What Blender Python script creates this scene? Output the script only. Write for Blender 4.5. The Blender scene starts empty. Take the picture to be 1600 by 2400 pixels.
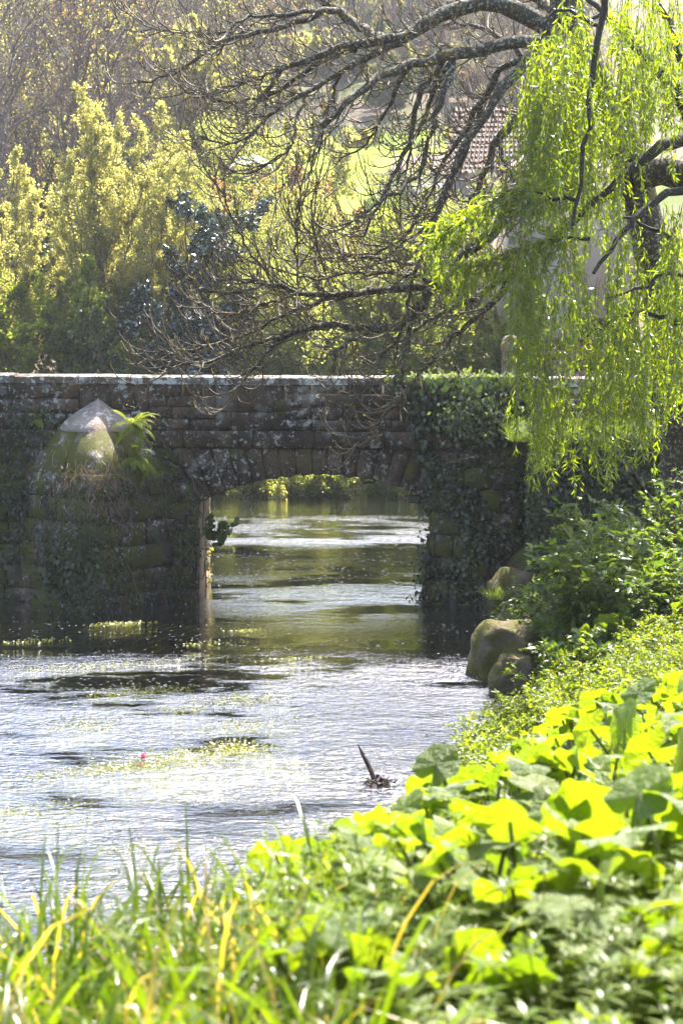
import bpy, math, random
import numpy as np
from mathutils import Vector, Matrix

SC = bpy.context.scene
COL = SC.collection
rad = math.radians

# ------------------------------------------------------------------ camera
FPX, HORIZON, EYE = 4200.0, 830.0, 3.87
PITCH = math.atan((1200 - HORIZON) / FPX)
cam = bpy.data.cameras.new('camera'); cam_o = bpy.data.objects.new('camera', cam); COL.objects.link(cam_o)
cam.sensor_fit = 'VERTICAL'; cam.sensor_height = 36; cam.sensor_width = 24
cam.lens = FPX / 2400 * 36
cam.clip_start = 0.1; cam.clip_end = 1500
cam_o.location = (0, 0, EYE); cam_o.rotation_euler = (rad(90) - PITCH, 0, 0)
cam.dof.use_dof = True; cam.dof.focus_distance = 27.0; cam.dof.aperture_fstop = 4.0
SC.camera = cam_o

# ------------------------------------------------------------------ sky, sun, exposure
SUN_EL, SUN_AZ = rad(57), rad(27)          # azimuth measured from +Y towards +X
w = bpy.data.worlds.new('World'); SC.world = w; w.use_nodes = True
nt = w.node_tree; nt.nodes.clear()
sky = nt.nodes.new('ShaderNodeTexSky'); sky.sky_type = 'NISHITA'; sky.sun_disc = False
sky.sun_elevation = SUN_EL; sky.sun_rotation = SUN_AZ
sky.air_density = 1.0; sky.dust_density = 2.5; sky.ozone_density = 1.0
bg = nt.nodes.new('ShaderNodeBackground'); bg.inputs[1].default_value = 0.13
ow = nt.nodes.new('ShaderNodeOutputWorld')
nt.links.new(sky.outputs[0], bg.inputs[0]); nt.links.new(bg.outputs[0], ow.inputs[0])
SUNV = Vector((math.sin(SUN_AZ) * math.cos(SUN_EL), math.cos(SUN_AZ) * math.cos(SUN_EL), math.sin(SUN_EL)))
sl = bpy.data.lights.new('sun', 'SUN'); sl.energy = 5.0; sl.angle = rad(0.5); sl.color = (1, .95, .86)
sun_o = bpy.data.objects.new('sun', sl); COL.objects.link(sun_o)
sun_o.rotation_euler = SUNV.to_track_quat('Z', 'Y').to_euler(); sun_o.location = SUNV * 150
SC.view_settings.view_transform = 'Standard'; SC.view_settings.look = 'None'
SC.view_settings.gamma = 1; SC.view_settings.use_curve_mapping = False
SC.view_settings.exposure = 2.25
SC.render.engine = 'CYCLES'
cy = SC.cycles
cy.use_denoising = True; cy.max_bounces = 6; cy.diffuse_bounces = 4; cy.glossy_bounces = 2
cy.transmission_bounces = 3; cy.transparent_max_bounces = 8; cy.volume_bounces = 0
cy.sample_clamp_indirect = 8; cy.caustics_reflective = False; cy.caustics_refractive = False

# ------------------------------------------------------------------ helpers
_cp, _sp = math.cos(PITCH), math.sin(PITCH)
def P(px, py, Y):
    """point at forward distance Y seen in direction of photograph pixel"""
    u = (px - 800) / FPX; v = (1200 - py) / FPX
    d = np.array([u, _cp + v * _sp, -_sp + v * _cp])
    return np.array([0, 0, EYE]) + d * (Y / d[1])
def rng_(s): return np.random.default_rng(s)
def unit(a): return a / np.maximum(np.linalg.norm(a, axis=-1, keepdims=True), 1e-9)

def mesh_np(name, V, T, smooth=False, mat_idx=None):
    """triangle or quad mesh from arrays; T is (n,3), (n,4) or a list of both"""
    me = bpy.data.meshes.new(name)
    V = np.asarray(V, np.float32)
    Ts = [np.asarray(t, np.int32) for t in (T if isinstance(T, list) else [T]) if len(t)]
    me.vertices.add(len(V)); me.vertices.foreach_set('co', V.ravel())
    nl = sum(t.size for t in Ts); npoly = sum(len(t) for t in Ts)
    me.loops.add(nl); me.polygons.add(npoly)
    me.loops.foreach_set('vertex_index', np.concatenate([t.ravel() for t in Ts]))
    sizes = np.concatenate([np.full(len(t), t.shape[1], np.int32) for t in Ts])
    starts = np.concatenate([[0], np.cumsum(sizes)[:-1]]).astype(np.int32)
    me.polygons.foreach_set('loop_start', starts)
    if smooth: me.polygons.foreach_set('use_smooth', np.ones(npoly, bool))
    me.update(calc_edges=True)
    return me

def link(name, me, mat=None, parent=None, **props):
    o = bpy.data.objects.new(name, me); COL.objects.link(o)
    if mat is not None and me is not None and not me.materials: me.materials.append(mat)
    if parent is not None: o.parent = parent
    for k, v in props.items(): o[k] = v
    return o
def thing(name, loc, label, category, group=None, rz=0):
    o = bpy.data.objects.new(name, None); COL.objects.link(o); o.location = loc
    o.rotation_euler = (0, 0, rz); o.empty_display_size = .1
    o['label'] = label; o['category'] = category
    if group: o['group'] = group
    return o
def dup(root, loc, rz=0, scale=1.0, label=None):
    r = root.copy(); COL.objects.link(r); r.location = loc; r.rotation_euler = (0, 0, rz); r.scale = (scale,) * 3
    if label: r['label'] = label
    for ch in list(root.children):
        c = ch.copy(); COL.objects.link(c); c.parent = r
        for g in list(ch.children):
            d = g.copy(); COL.objects.link(d); d.parent = c
    return r

class Acc:
    """collects vertices and faces of several pieces into one mesh"""
    def __init__(s): s.v = []; s.t = []; s.q = []; s.n = 0
    def add(s, V, T=None, Q=None):
        V = np.asarray(V, float).reshape(-1, 3)
        if T is not None and len(T): s.t.append(np.asarray(T) + s.n)
        if Q is not None and len(Q): s.q.append(np.asarray(Q) + s.n)
        s.v.append(V); s.n += len(V)
    def mesh(s, name, smooth=False):
        L = []
        if s.t: L.append(np.concatenate(s.t))
        if s.q: L.append(np.concatenate(s.q))
        return mesh_np(name, np.concatenate(s.v), L, smooth)

LEAF_D = (np.array([[0, 0, 0], [.45, .5, .1], [1, 0, -.05], [.45, -.5, .1]]), np.array([[0, 2, 1], [0, 3, 2]]))
LEAF_L = (np.array([[0, 0, 0], [.35, .5, .04], [.35, -.5, .04], [.72, .36, -.03], [.72, -.36, -.03], [1, 0, -.14]]),
          np.array([[0, 2, 1], [1, 2, 4], [1, 4, 3], [3, 4, 5]]))
LEAF_O = (np.array([[0, 0, 0], [.2, .46, .05], [.62, .42, .03], [1, 0, -.1], [.62, -.42, .03], [.2, -.46, .05]]),
          np.array([[0, 3, 1], [1, 3, 2], [0, 5, 3], [5, 4, 3]]))
LEAF_B = (np.array([[0, -.5, 0], [0, .5, 0], [.5, -.42, .0], [.5, .42, .0], [1, 0, -.0]]), np.array([[0, 2, 1], [1, 2, 3], [3, 2, 4]]))

def leaves(Pc, A, N, L, W, tpl):
    """many leaves as one triangle soup: base point, axis, facing, length, width"""
    A = unit(A); B = unit(np.cross(N, A)); N = np.cross(A, B)
    L = np.broadcast_to(L, len(Pc))[:, None, None]; W = np.broadcast_to(W, len(Pc))[:, None, None]
    T, F = tpl
    V = (Pc[:, None] + T[None, :, 0:1] * L * A[:, None] + T[None, :, 1:2] * W * B[:, None] + T[None, :, 2:3] * L * N[:, None])
    k = len(T)
    Fi = (F[None] + (np.arange(len(Pc)) * k)[:, None, None]).reshape(-1, 3)
    return V.reshape(-1, 3), Fi

def tubes(Pt, R, sides=5, cap=False):
    """Pt (N,k,3) polylines, R (N,k) radii -> verts, quads"""
    Pt = np.asarray(Pt, float); R = np.asarray(R, float)
    if Pt.ndim == 2: Pt = Pt[None]; R = R[None]
    N, k, _ = Pt.shape
    Tn = unit(np.gradient(Pt, axis=1))
    ref = np.tile(np.array([0.31, 0.23, 0.92]), (N, k, 1))
    bad = np.abs((Tn * ref).sum(-1)) > .93
    mean_bad = bad.mean(1) > .3
    ref[mean_bad] = np.array([0.9, -.3, .1])
    U = unit(np.cross(Tn, ref)); Vv = np.cross(Tn, U)
    a = np.arange(sides) / sides * 2 * math.pi
    V = Pt[:, :, None] + R[:, :, None, None] * (np.cos(a)[None, None, :, None] * U[:, :, None] + np.sin(a)[None, None, :, None] * Vv[:, :, None])
    idx = np.arange(N * k * sides).reshape(N, k, sides)
    q = np.stack([idx[:, :-1], np.roll(idx, -1, 2)[:, :-1], np.roll(idx, -1, 2)[:, 1:], idx[:, 1:]], -1).reshape(-1, 4)
    return V.reshape(-1, 3), q

def resample(pts, k):
    pts = np.asarray(pts, float)
    # catmull-like smoothing through chord-length parameter
    d = np.r_[0, np.cumsum(np.linalg.norm(np.diff(pts, axis=0), axis=1))]
    t = np.linspace(0, d[-1], k)
    out = np.stack([np.interp(t, d, pts[:, i]) for i in range(pts.shape[1])], 1)
    for _ in range(2):
        out[1:-1] = .25 * out[:-2] + .5 * out[1:-1] + .25 * out[2:]
    return out

def grow(r, S, D, L, k=6, wander=.15, up=0.0, power=1.0):
    S = np.asarray(S, float); d = unit(np.asarray(D, float)); L = np.broadcast_to(L, len(S)).astype(float)
    out = [S]; step = (L / (k - 1))[:, None]; p = S
    upv = np.array([0, 0, 1.0])
    for i in range(1, k):
        d = unit(d + wander * r.normal(size=d.shape) + up * ((i / (k - 1)) ** power) * upv)
        p = p + d * step; out.append(p)
    return np.stack(out, 1)

def spawn(r, Pt, L, per, t0, t1, a0, a1, l0, l1, taper=.5):
    """child starts, directions and lengths from parent polylines"""
    N, k, _ = Pt.shape
    t = (t0 + (t1 - t0) * (np.arange(per)[None] + r.random((N, per))) / per)
    f = t * (k - 1); i = np.clip(f.astype(int), 0, k - 2); fr = (f - i)[..., None]
    n = np.arange(N)[:, None]
    S = Pt[n, i] * (1 - fr) + Pt[n, i + 1] * fr
    T = unit(Pt[n, i + 1] - Pt[n, i])
    q = unit(np.cross(T, r.normal(size=T.shape)))
    a = r.uniform(a0, a1, (N, per))[..., None]
    D = np.cos(a) * T + np.sin(a) * q
    Ln = np.broadcast_to(np.asarray(L, float), N)[:, None] * r.uniform(l0, l1, (N, per)) * (1 - taper * t)
    return S.reshape(-1, 3), D.reshape(-1, 3), Ln.reshape(-1)

def taper(N, k, r0, r1):
    r0 = np.broadcast_to(r0, N)[:, None]; r1 = np.broadcast_to(r1, N)[:, None]
    s = np.linspace(0, 1, k)[None]
    return r0 * (1 - s) + r1 * s

def along(r, Pt, n, jit=0.0, t0=0.0):
    """n random points on each polyline and their tangents"""
    N, k, _ = Pt.shape
    t = t0 + (1 - t0) * r.random((N, n)); f = t * (k - 1); i = np.clip(f.astype(int), 0, k - 2); fr = (f - i)[..., None]
    m = np.arange(N)[:, None]
    S = Pt[m, i] * (1 - fr) + Pt[m, i + 1] * fr
    T = unit(Pt[m, i + 1] - Pt[m, i])
    S = S.reshape(-1, 3); T = T.reshape(-1, 3)
    return S + jit * r.normal(size=S.shape), T

# ------------------------------------------------------------------ materials
def newmat(name):
    m = bpy.data.materials.new(name); m.use_nodes = True
    n = m.node_tree; n.nodes.clear()
    out = n.nodes.new('ShaderNodeOutputMaterial')
    return m, n, out
def nd(n, typ, **kw):
    x = n.nodes.new(typ)
    for k, v in kw.items():
        if k.startswith('i_'):
            key = k[2:]; key = int(key) if key.isdigit() else key
            x.inputs[key].default_value = v
        else: setattr(x, k, v)
    return x
def c4(c): return (c[0], c[1], c[2], 1)
def mixc(n, a, b, f, blend='MIX'):
    x = n.nodes.new('ShaderNodeMix'); x.data_type = 'RGBA'; x.blend_type = blend
    for sock, v in ((x.inputs[0], f), (x.inputs[6], a), (x.inputs[7], b)):
        if hasattr(v, 'links') or hasattr(v, 'is_output'): n.links.new(v, sock)
        else: sock.default_value = v if not isinstance(v, tuple) else c4(v)
    return x.outputs[2]
def ramp(n, src, stops):
    x = n.nodes.new('ShaderNodeValToRGB'); n.links.new(src, x.inputs[0])
    e = x.color_ramp.elements
    while len(e) < len(stops): e.new(.5)
    for el, (p, c) in zip(e, stops):
        el.position = p; el.color = c4(c) if isinstance(c, tuple) else (c, c, c, 1)
    return x.outputs[0]
def noise(n, vec, scale, detail=4, rough=.55, dist=0.0):
    x = nd(n, 'ShaderNodeTexNoise'); x.inputs['Scale'].default_value = scale; x.inputs['Detail'].default_value = detail
    x.inputs['Roughness'].default_value = rough; x.inputs['Distortion'].default_value = dist
    if vec is not None: n.links.new(vec, x.inputs['Vector'])
    return x.outputs[0]
def geo_pos(n): return nd(n, 'ShaderNodeNewGeometry').outputs['Position']
def math_(n, op, a, b=0.0, clamp=False):
    x = n.nodes.new('ShaderNodeMath'); x.operation = op; x.use_clamp = clamp
    for s, v in ((x.inputs[0], a), (x.inputs[1], b)):
        if hasattr(v, 'links'): n.links.new(v, s)
        else: s.default_value = v
    return x.outputs[0]

def leaf_mat(name, c1, c2, tr, t1=None, gloss=.07, rough=.35, dry=None, dryfac=.0, veins=False):
    """thin leaf: diffuse plus translucency, colour varies leaf by leaf"""
    m, n, out = newmat(name)
    g = nd(n, 'ShaderNodeNewGeometry')
    col = mixc(n, c1, c2, g.outputs['Random Per Island'])
    if dry is not None:
        x = nd(n, 'ShaderNodeTexWhiteNoise', noise_dimensions='1D'); n.links.new(g.outputs['Random Per Island'], x.inputs['W'])
        f = math_(n, 'LESS_THAN', x.outputs[0], dryfac)
        col = mixc(n, col, dry, f)
    nz = noise(n, g.outputs['Position'], 1.3, 2)
    col = mixc(n, col, ramp(n, nz, [(.3, (.72, .72, .72)), (.7, (1.15, 1.15, 1.1))]), 1.0, 'MULTIPLY')
    nrm = None
    if veins:
        oc = nd(n, 'ShaderNodeTexCoord').outputs['Object']; sx = nd(n, 'ShaderNodeSeparateXYZ'); n.links.new(oc, sx.inputs[0])
        oi = nd(n, 'ShaderNodeObjectInfo')
        ang = math_(n, 'ADD', math_(n, 'ARCTAN2', sx.outputs[1], sx.outputs[0]), math_(n, 'MULTIPLY', math_(n, 'SUBTRACT', noise(n, oc, 3.0, 2), .5), .5))
        vn = ramp(n, math_(n, 'COSINE', math_(n, 'MULTIPLY', ang, 11.0)), [(.90, 0.0), (1.0, 1.0)])
        col = mixc(n, col, (1.45, 1.35, 1.6), vn, 'MULTIPLY')
        col = mixc(n, col, ramp(n, noise(n, oc, 5.0, 5, .7), [(.3, (.82, .86, .8)), (.7, (1.15, 1.12, 1.1))]), 1.0, 'MULTIPLY')
        col = mixc(n, col, ramp(n, oi.outputs['Random'], [(.0, (.75, .85, .9)), (1.0, (1.25, 1.15, 1.0))]), 1.0, 'MULTIPLY')
        bn = nd(n, 'ShaderNodeBump'); bn.inputs['Distance'].default_value = .05; bn.inputs['Strength'].default_value = .6
        n.links.new(math_(n, 'ADD', noise(n, oc, 5.0, 4, .6), math_(n, 'MULTIPLY', vn, -.25)), bn.inputs['Height']); nrm = bn.outputs[0]
    tcol = mixc(n, col, t1 if t1 else (1.9, 2.0, .9), 1.0, 'MULTIPLY')
    d = nd(n, 'ShaderNodeBsdfDiffuse'); n.links.new(col, d.inputs[0])
    t = nd(n, 'ShaderNodeBsdfTranslucent'); n.links.new(tcol, t.inputs[0])
    mx = nd(n, 'ShaderNodeMixShader'); mx.inputs[0].default_value = tr
    n.links.new(d.outputs[0], mx.inputs[1]); n.links.new(t.outputs[0], mx.inputs[2])
    gl = nd(n, 'ShaderNodeBsdfGlossy'); gl.inputs['Roughness'].default_value = rough
    if nrm is not None:
        for b_ in (d, t, gl): n.links.new(nrm, b_.inputs['Normal'])
    lw = nd(n, 'ShaderNodeLayerWeight'); lw.inputs[0].default_value = .25
    f = math_(n, 'ADD', math_(n, 'MULTIPLY', lw.outputs['Fresnel'], gloss * 3), gloss * .5, True)
    m2 = nd(n, 'ShaderNodeMixShader'); n.links.new(f, m2.inputs[0])
    n.links.new(mx.outputs[0], m2.inputs[1]); n.links.new(gl.outputs[0], m2.inputs[2])
    n.links.new(m2.outputs[0], out.inputs[0])
    return m

def rough_mat(name, build, rough=.85, spec=.25):
    m, n, out = newmat(name)
    b = nd(n, 'ShaderNodeBsdfPrincipled'); b.inputs['Roughness'].default_value = rough
    b.inputs['Specular IOR Level'].default_value = spec
    col, height, dist = build(n)
    if isinstance(col, tuple): b.inputs['Base Color'].default_value = c4(col)
    else: n.links.new(col, b.inputs['Base Color'])
    if height is not None:
        bp = nd(n, 'ShaderNodeBump'); bp.inputs['Strength'].default_value = 1; bp.inputs['Distance'].default_value = dist
        n.links.new(height, bp.inputs['Height']); n.links.new(bp.outputs[0], b.inputs['Normal'])
    n.links.new(b.outputs[0], out.inputs[0])
    return m

def stone_build(moss_amt=.35, lich=1.0, tint=(.20, .145, .105), dark=(.045, .036, .03), lcol=(.40, .385, .34)):
    def f(n):
        p = geo_pos(n)
        oi = nd(n, 'ShaderNodeObjectInfo')
        base = mixc(n, tint, tuple(c * .62 for c in tint), oi.outputs['Random'])
        base = mixc(n, base, (.26, .15, .095), ramp(n, noise(n, p, 2.2, 3), [(.52, 0.0), (.72, .6)]))
        base = mixc(n, base, ramp(n, noise(n, p, 45, 3, .7), [(.3, (.55, .55, .55)), (.7, (1.35, 1.35, 1.35))]), 1.0, 'MULTIPLY')
        base = mixc(n, base, dark, ramp(n, noise(n, p, 1.6, 6, .65), [(.42, 0.0), (.62, .85)]))
        # lichen: pale round crusts in patches
        vo = nd(n, 'ShaderNodeTexVoronoi'); vo.inputs['Scale'].default_value = 8.0; n.links.new(p, vo.inputs['Vector'])
        vd = math_(n, 'ADD', vo.outputs['Distance'], math_(n, 'MULTIPLY', math_(n, 'SUBTRACT', noise(n, p, 26, 4, .7), .5), .75))
        patch = math_(n, 'MULTIPLY', math_(n, 'SUBTRACT', noise(n, p, 1.9, 4), .40), 1.15 * lich)
        lf = ramp(n, math_(n, 'SUBTRACT', patch, vd), [(.0, 0.0), (.05, 1.0)])
        lf2 = math_(n, 'SUBTRACT', patch, math_(n, 'SUBTRACT', vd, .0))
        v3 = nd(n, 'ShaderNodeTexVoronoi'); v3.inputs['Scale'].default_value = 24.0; n.links.new(p, v3.inputs['Vector'])
        s3 = math_(n, 'SUBTRACT', math_(n, 'MULTIPLY', math_(n, 'SUBTRACT', noise(n, p, 3.1, 3), .43), 1.2 * lich), math_(n, 'ADD', v3.outputs['Distance'], math_(n, 'MULTIPLY', math_(n, 'SUBTRACT', noise(n, p, 60, 3, .7), .5), .6)))
        lfs = ramp(n, s3, [(.0, 0.0), (.06, .9)])
        base = mixc(n, base, tuple(c * .62 for c in lcol), ramp(n, noise(n, p, 3.3, 8, .72), [(.52, 0.0), (.64, .7)]))
        bl = ramp(n, math_(n, 'ADD', noise(n, p, 8.0, 8, .75), math_(n, 'MULTIPLY', math_(n, 'SUBTRACT', noise(n, p, 1.3, 3), .5), .35)), [(.605 - .05 * lich, 0.0), (.645 - .05 * lich, 1.0)])
        base = mixc(n, base, lcol, bl)
        base = mixc(n, base, lcol, lf)
        base = mixc(n, base, tuple(c * .85 for c in lcol), lfs)
        if moss_amt > 0:
            mf = ramp(n, noise(n, p, 2.7, 6, .68), [(.62 - .22 * moss_amt, 0.0), (.72 - .22 * moss_amt, 1.0)])
            base = mixc(n, base, mixc(n, (.13, .12, .02), (.05, .06, .015), noise(n, p, 30, 3)), mf)
        h = math_(n, 'ADD', math_(n, 'MULTIPLY', noise(n, p, 22, 6, .7), .6), math_(n, 'MULTIPLY', lf, .12))
        return base, h, .035
    return f

M = {}
M['stone'] = rough_mat('granite_stone', stone_build(.22, 1.0, (.135, .088, .056), (.024, .018, .013), (.37, .345, .30)))
M['stone_top'] = rough_mat('lichened_sunlit_coping', stone_build(.1, 1.5, (.20, .155, .12), (.06, .05, .04), (.6, .59, .54)))  # lichen patches, plus a lighter tone painting the sunlit line along the top
M['stone_low'] = rough_mat('damp_granite', stone_build(.72, .5, (.085, .062, .045), (.022, .019, .015)))
M['stone_core'] = rough_mat('joint_earth', stone_build(.5, .25, (.055, .042, .032), (.02, .017, .014)))
M['stone_cap'] = rough_mat('worn_cap_stone', stone_build(.15, .8, (.38, .31, .26), (.20, .15, .11), (.55, .51, .47)))
M['stone_mossy'] = rough_mat('mossy_stone', stone_build(1.0, .9, (.22, .17, .12), (.07, .05, .035), (.5, .47, .42)))
M['stone_wall'] = rough_mat('reddish_wall_stone', stone_build(.12, .8, (.27, .17, .125), (.10, .06, .045)))
M['inner'] = rough_mat('orange_granite', stone_build(.25, .2, (.42, .27, .15), (.14, .09, .05)))
def _boulder(n):
    p = geo_pos(n); g = nd(n, 'ShaderNodeNewGeometry')
    base = mixc(n, (.19, .15, .10), (.085, .062, .042), noise(n, p, 5, 6, .65))
    base = mixc(n, base, ramp(n, noise(n, p, 60, 3), [(.3, (.7, .7, .7)), (.7, (1.3, 1.3, 1.3))]), 1.0, 'MULTIPLY')
    mf = ramp(n, noise(n, p, 3.2, 6, .65), [(.44, 0.0), (.54, 1.0)])
    base = mixc(n, base, mixc(n, (.15, .125, .02), (.06, .06, .012), noise(n, p, 40, 3)), mf)
    return base, noise(n, p, 14, 6, .7), .05
M['boulder'] = rough_mat('mossy_boulder', _boulder)
def bark_build(a, b, lichen=(.30, .31, .25), amt=.5, moss=0.0, sc=12):
    def f(n):
        p = geo_pos(n)
        base = mixc(n, a, b, noise(n, p, sc, 5, .65))
        lf = ramp(n, noise(n, p, sc * 1.7, 5, .7), [(.62 - .2 * amt, 0.0), (.68 - .2 * amt, 1.0)])
        base = mixc(n, base, lichen, lf)
        if moss:
            mf = ramp(n, noise(n, p, 2.6, 4, .6), [(.66 - .2 * moss, 0.0), (.74 - .2 * moss, 1.0)])
            base = mixc(n, base, (.15, .11, .015), mf)
        return base, noise(n, p, sc * 2, 5, .7), .02
    return f
M['bark'] = rough_mat('lichen_bark', bark_build((.085, .062, .042), (.032, .025, .02), (.27, .28, .20), .42, .25))
M['twig'] = rough_mat('young_twig_bark', bark_build((.17, .12, .06), (.06, .045, .03), (.2, .18, .11), .3), .55)
M['bark_dark'] = rough_mat('dark_bark', bark_build((.05, .042, .034), (.022, .019, .017), (.12, .12, .09), .2))
M['bark_far'] = rough_mat('grey_bark', bark_build((.16, .12, .10), (.09, .07, .065), (.2, .18, .15), .2, 0, 4))
M['wood'] = rough_mat('wet_dark_wood', bark_build((.06, .035, .028), (.03, .02, .018), (.09, .06, .045), .2), .5)
M['bud'] = leaf_mat('opening_bud', (.22, .15, .03), (.28, .22, .04), .4)
M['willow'] = leaf_mat('willow_leaf', (.10, .15, .012), (.17, .215, .02), .66, (2.55, 2.45, .5), .04)
M['birch'] = leaf_mat('haze_paled_young_leaf', (.26, .262, .115), (.36, .345, .165), .6, (1.9, 1.8, .95), .01)  # paled and greyed so that distance haze sits in the leaf colour
M['green'] = leaf_mat('fresh_leaf', (.11, .15, .04), (.20, .225, .065), .64, (2.2, 2.1, .8), .01)
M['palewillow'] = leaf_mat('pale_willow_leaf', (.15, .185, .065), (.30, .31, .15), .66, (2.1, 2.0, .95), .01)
M['russet'] = leaf_mat('russet_leaf', (.20, .14, .07), (.28, .2, .1), .5, (1.8, 1.5, .95), .02)
M['laurel'] = leaf_mat('glossy_evergreen_leaf', (.018, .035, .018), (.035, .06, .025), .15, None, .22, .25)
M['hedge'] = leaf_mat('bank_shrub_leaf', (.06, .085, .02), (.12, .14, .03), .45)
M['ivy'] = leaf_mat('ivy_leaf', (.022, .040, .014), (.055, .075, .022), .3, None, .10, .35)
M['ivy_lit'] = leaf_mat('sunlit_ivy_leaf', (.10, .13, .04), (.17, .19, .07), .45, None, .12)  # lighter copy of the ivy colour, painting sunlight into the top leaves
M['fern'] = leaf_mat('sun_bright_frond', (.17, .22, .03), (.25, .28, .05), .5, (2.0, 1.9, .7), .02)  # green raised to paint sun into the lit ferns
M['fern_dark'] = leaf_mat('shade_dark_frond', (.035, .055, .018), (.06, .085, .022), .35)  # darker copy of the fern green, with shade painted into the dim ferns
M['butterbur'] = leaf_mat('butterbur_leaf', (.10, .155, .018), (.165, .215, .02), .57, (2.0, 2.05, .35), .06, .42, None, 0.0, True)
M['stalk'] = leaf_mat('green_stalk', (.14, .17, .05), (.2, .2, .08), .3)
M['celery'] = leaf_mat('dropwort_leaf', (.085, .15, .015), (.16, .20, .02), .6, (2.7, 2.3, .3), .045)
M['elder'] = leaf_mat('elder_leaf', (.05, .10, .022), (.11, .15, .025), .52, (2.3, 2.1, .45), .06)
M['sedge'] = leaf_mat('sedge_blade', (.035, .07, .010), (.14, .185, .015), .52, (2.1, 2.15, .4), .03, .35, (.36, .26, .13), .16)
M['grass'] = leaf_mat('grass_blade', (.10, .15, .02), (.17, .21, .03), .5, (2.0, 2.0, .5))
M['weed'] = leaf_mat('water_crowfoot', (.16, .17, .02), (.26, .25, .04), .35, None, .1)
M['drystem'] = leaf_mat('dry_stem', (.16, .10, .07), (.24, .17, .12), .15)
M['white'] = rough_mat('white_paint', lambda n: (mixc(n, (.72, .72, .70), (.6, .6, .6), noise(n, geo_pos(n), 3, 4)), None, 0), .6)
M['cream'] = rough_mat('cream_paint', lambda n: (mixc(n, (.62, .60, .50), (.52, .5, .44), noise(n, geo_pos(n), 3, 4)), None, 0), .7)
M['render'] = rough_mat('pink_grey_render', lambda n: (mixc(n, (.33, .27, .235), (.22, .175, .15), noise(n, geo_pos(n), 2.5, 6)), noise(n, geo_pos(n), 18, 5), .02), .9)
M['tile'] = rough_mat('weathered_clay_tile', lambda n: (mixc(n, (.24, .16, .12), (.12, .09, .075), noise(n, geo_pos(n), 5, 5)), None, 0), .85)
M['rubble'] = rough_mat('grey_rubble', lambda n: (mixc(n, (.30, .28, .26), (.17, .16, .15), nd(n, 'ShaderNodeObjectInfo').outputs['Random']), noise(n, geo_pos(n), 10, 4), .04), .9)
M['metal'] = rough_mat('black_lamp_metal', lambda n: ((.02, .02, .02), None, 0), .45, .5)
M['glassy'] = rough_mat('lamp_lens', lambda n: ((.05, .05, .055), None, 0), .12, .6)
M['lattice'] = rough_mat('dark_lattice', lambda n: ((.12, .12, .13), None, 0), .7)
M['petal'] = leaf_mat('red_petal', (.42, .01, .05), (.5, .02, .09), .35, (1.2, .8, .8))

def _ground(n):
    p = geo_pos(n)
    sp = nd(n, 'ShaderNodeSeparateXYZ'); n.links.new(p, sp.inputs[0])
    soil = mixc(n, (.075, .055, .03), (.035, .028, .016), noise(n, p, 4, 6))
    soil = mixc(n, soil, (.07, .085, .02), ramp(n, noise(n, p, 1.7, 5), [(.42, 0.0), (.58, 1.0)]))
    bed = mixc(n, (.055, .04, .018), (.022, .017, .010), noise(n, p, 1.6, 6, .65))
    bed = mixc(n, bed, (.08, .075, .012), ramp(n, noise(n, p, .8, 5, .6), [(.52, 0.0), (.64, .7)]))
    far = mixc(n, (.13, .10, .075), (.09, .11, .03), ramp(n, noise(n, p, .09, 4), [(.42, 0.0), (.6, 1.0)]))
    c = mixc(n, bed, soil, ramp(n, sp.outputs[2], [(.0, 0.0), (.06, 1.0)]))
    c = mixc(n, c, far, ramp(n, math_(n, 'DIVIDE', sp.outputs[1], 100.0), [(.50, 0.0), (.56, 1.0)]))
    return c, noise(n, p, 7, 5), .05
M['ground'] = rough_mat('bank_soil_and_bed', _ground, .95, .1)
def _meadow(n):
    p = geo_pos(n)
    return mixc(n, (.17, .25, .025), (.24, .30, .04), noise(n, p, .8, 5)), noise(n, p, 6, 4), .1
M['meadow'] = rough_mat('meadow_grass', _meadow, .9, .1)

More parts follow.
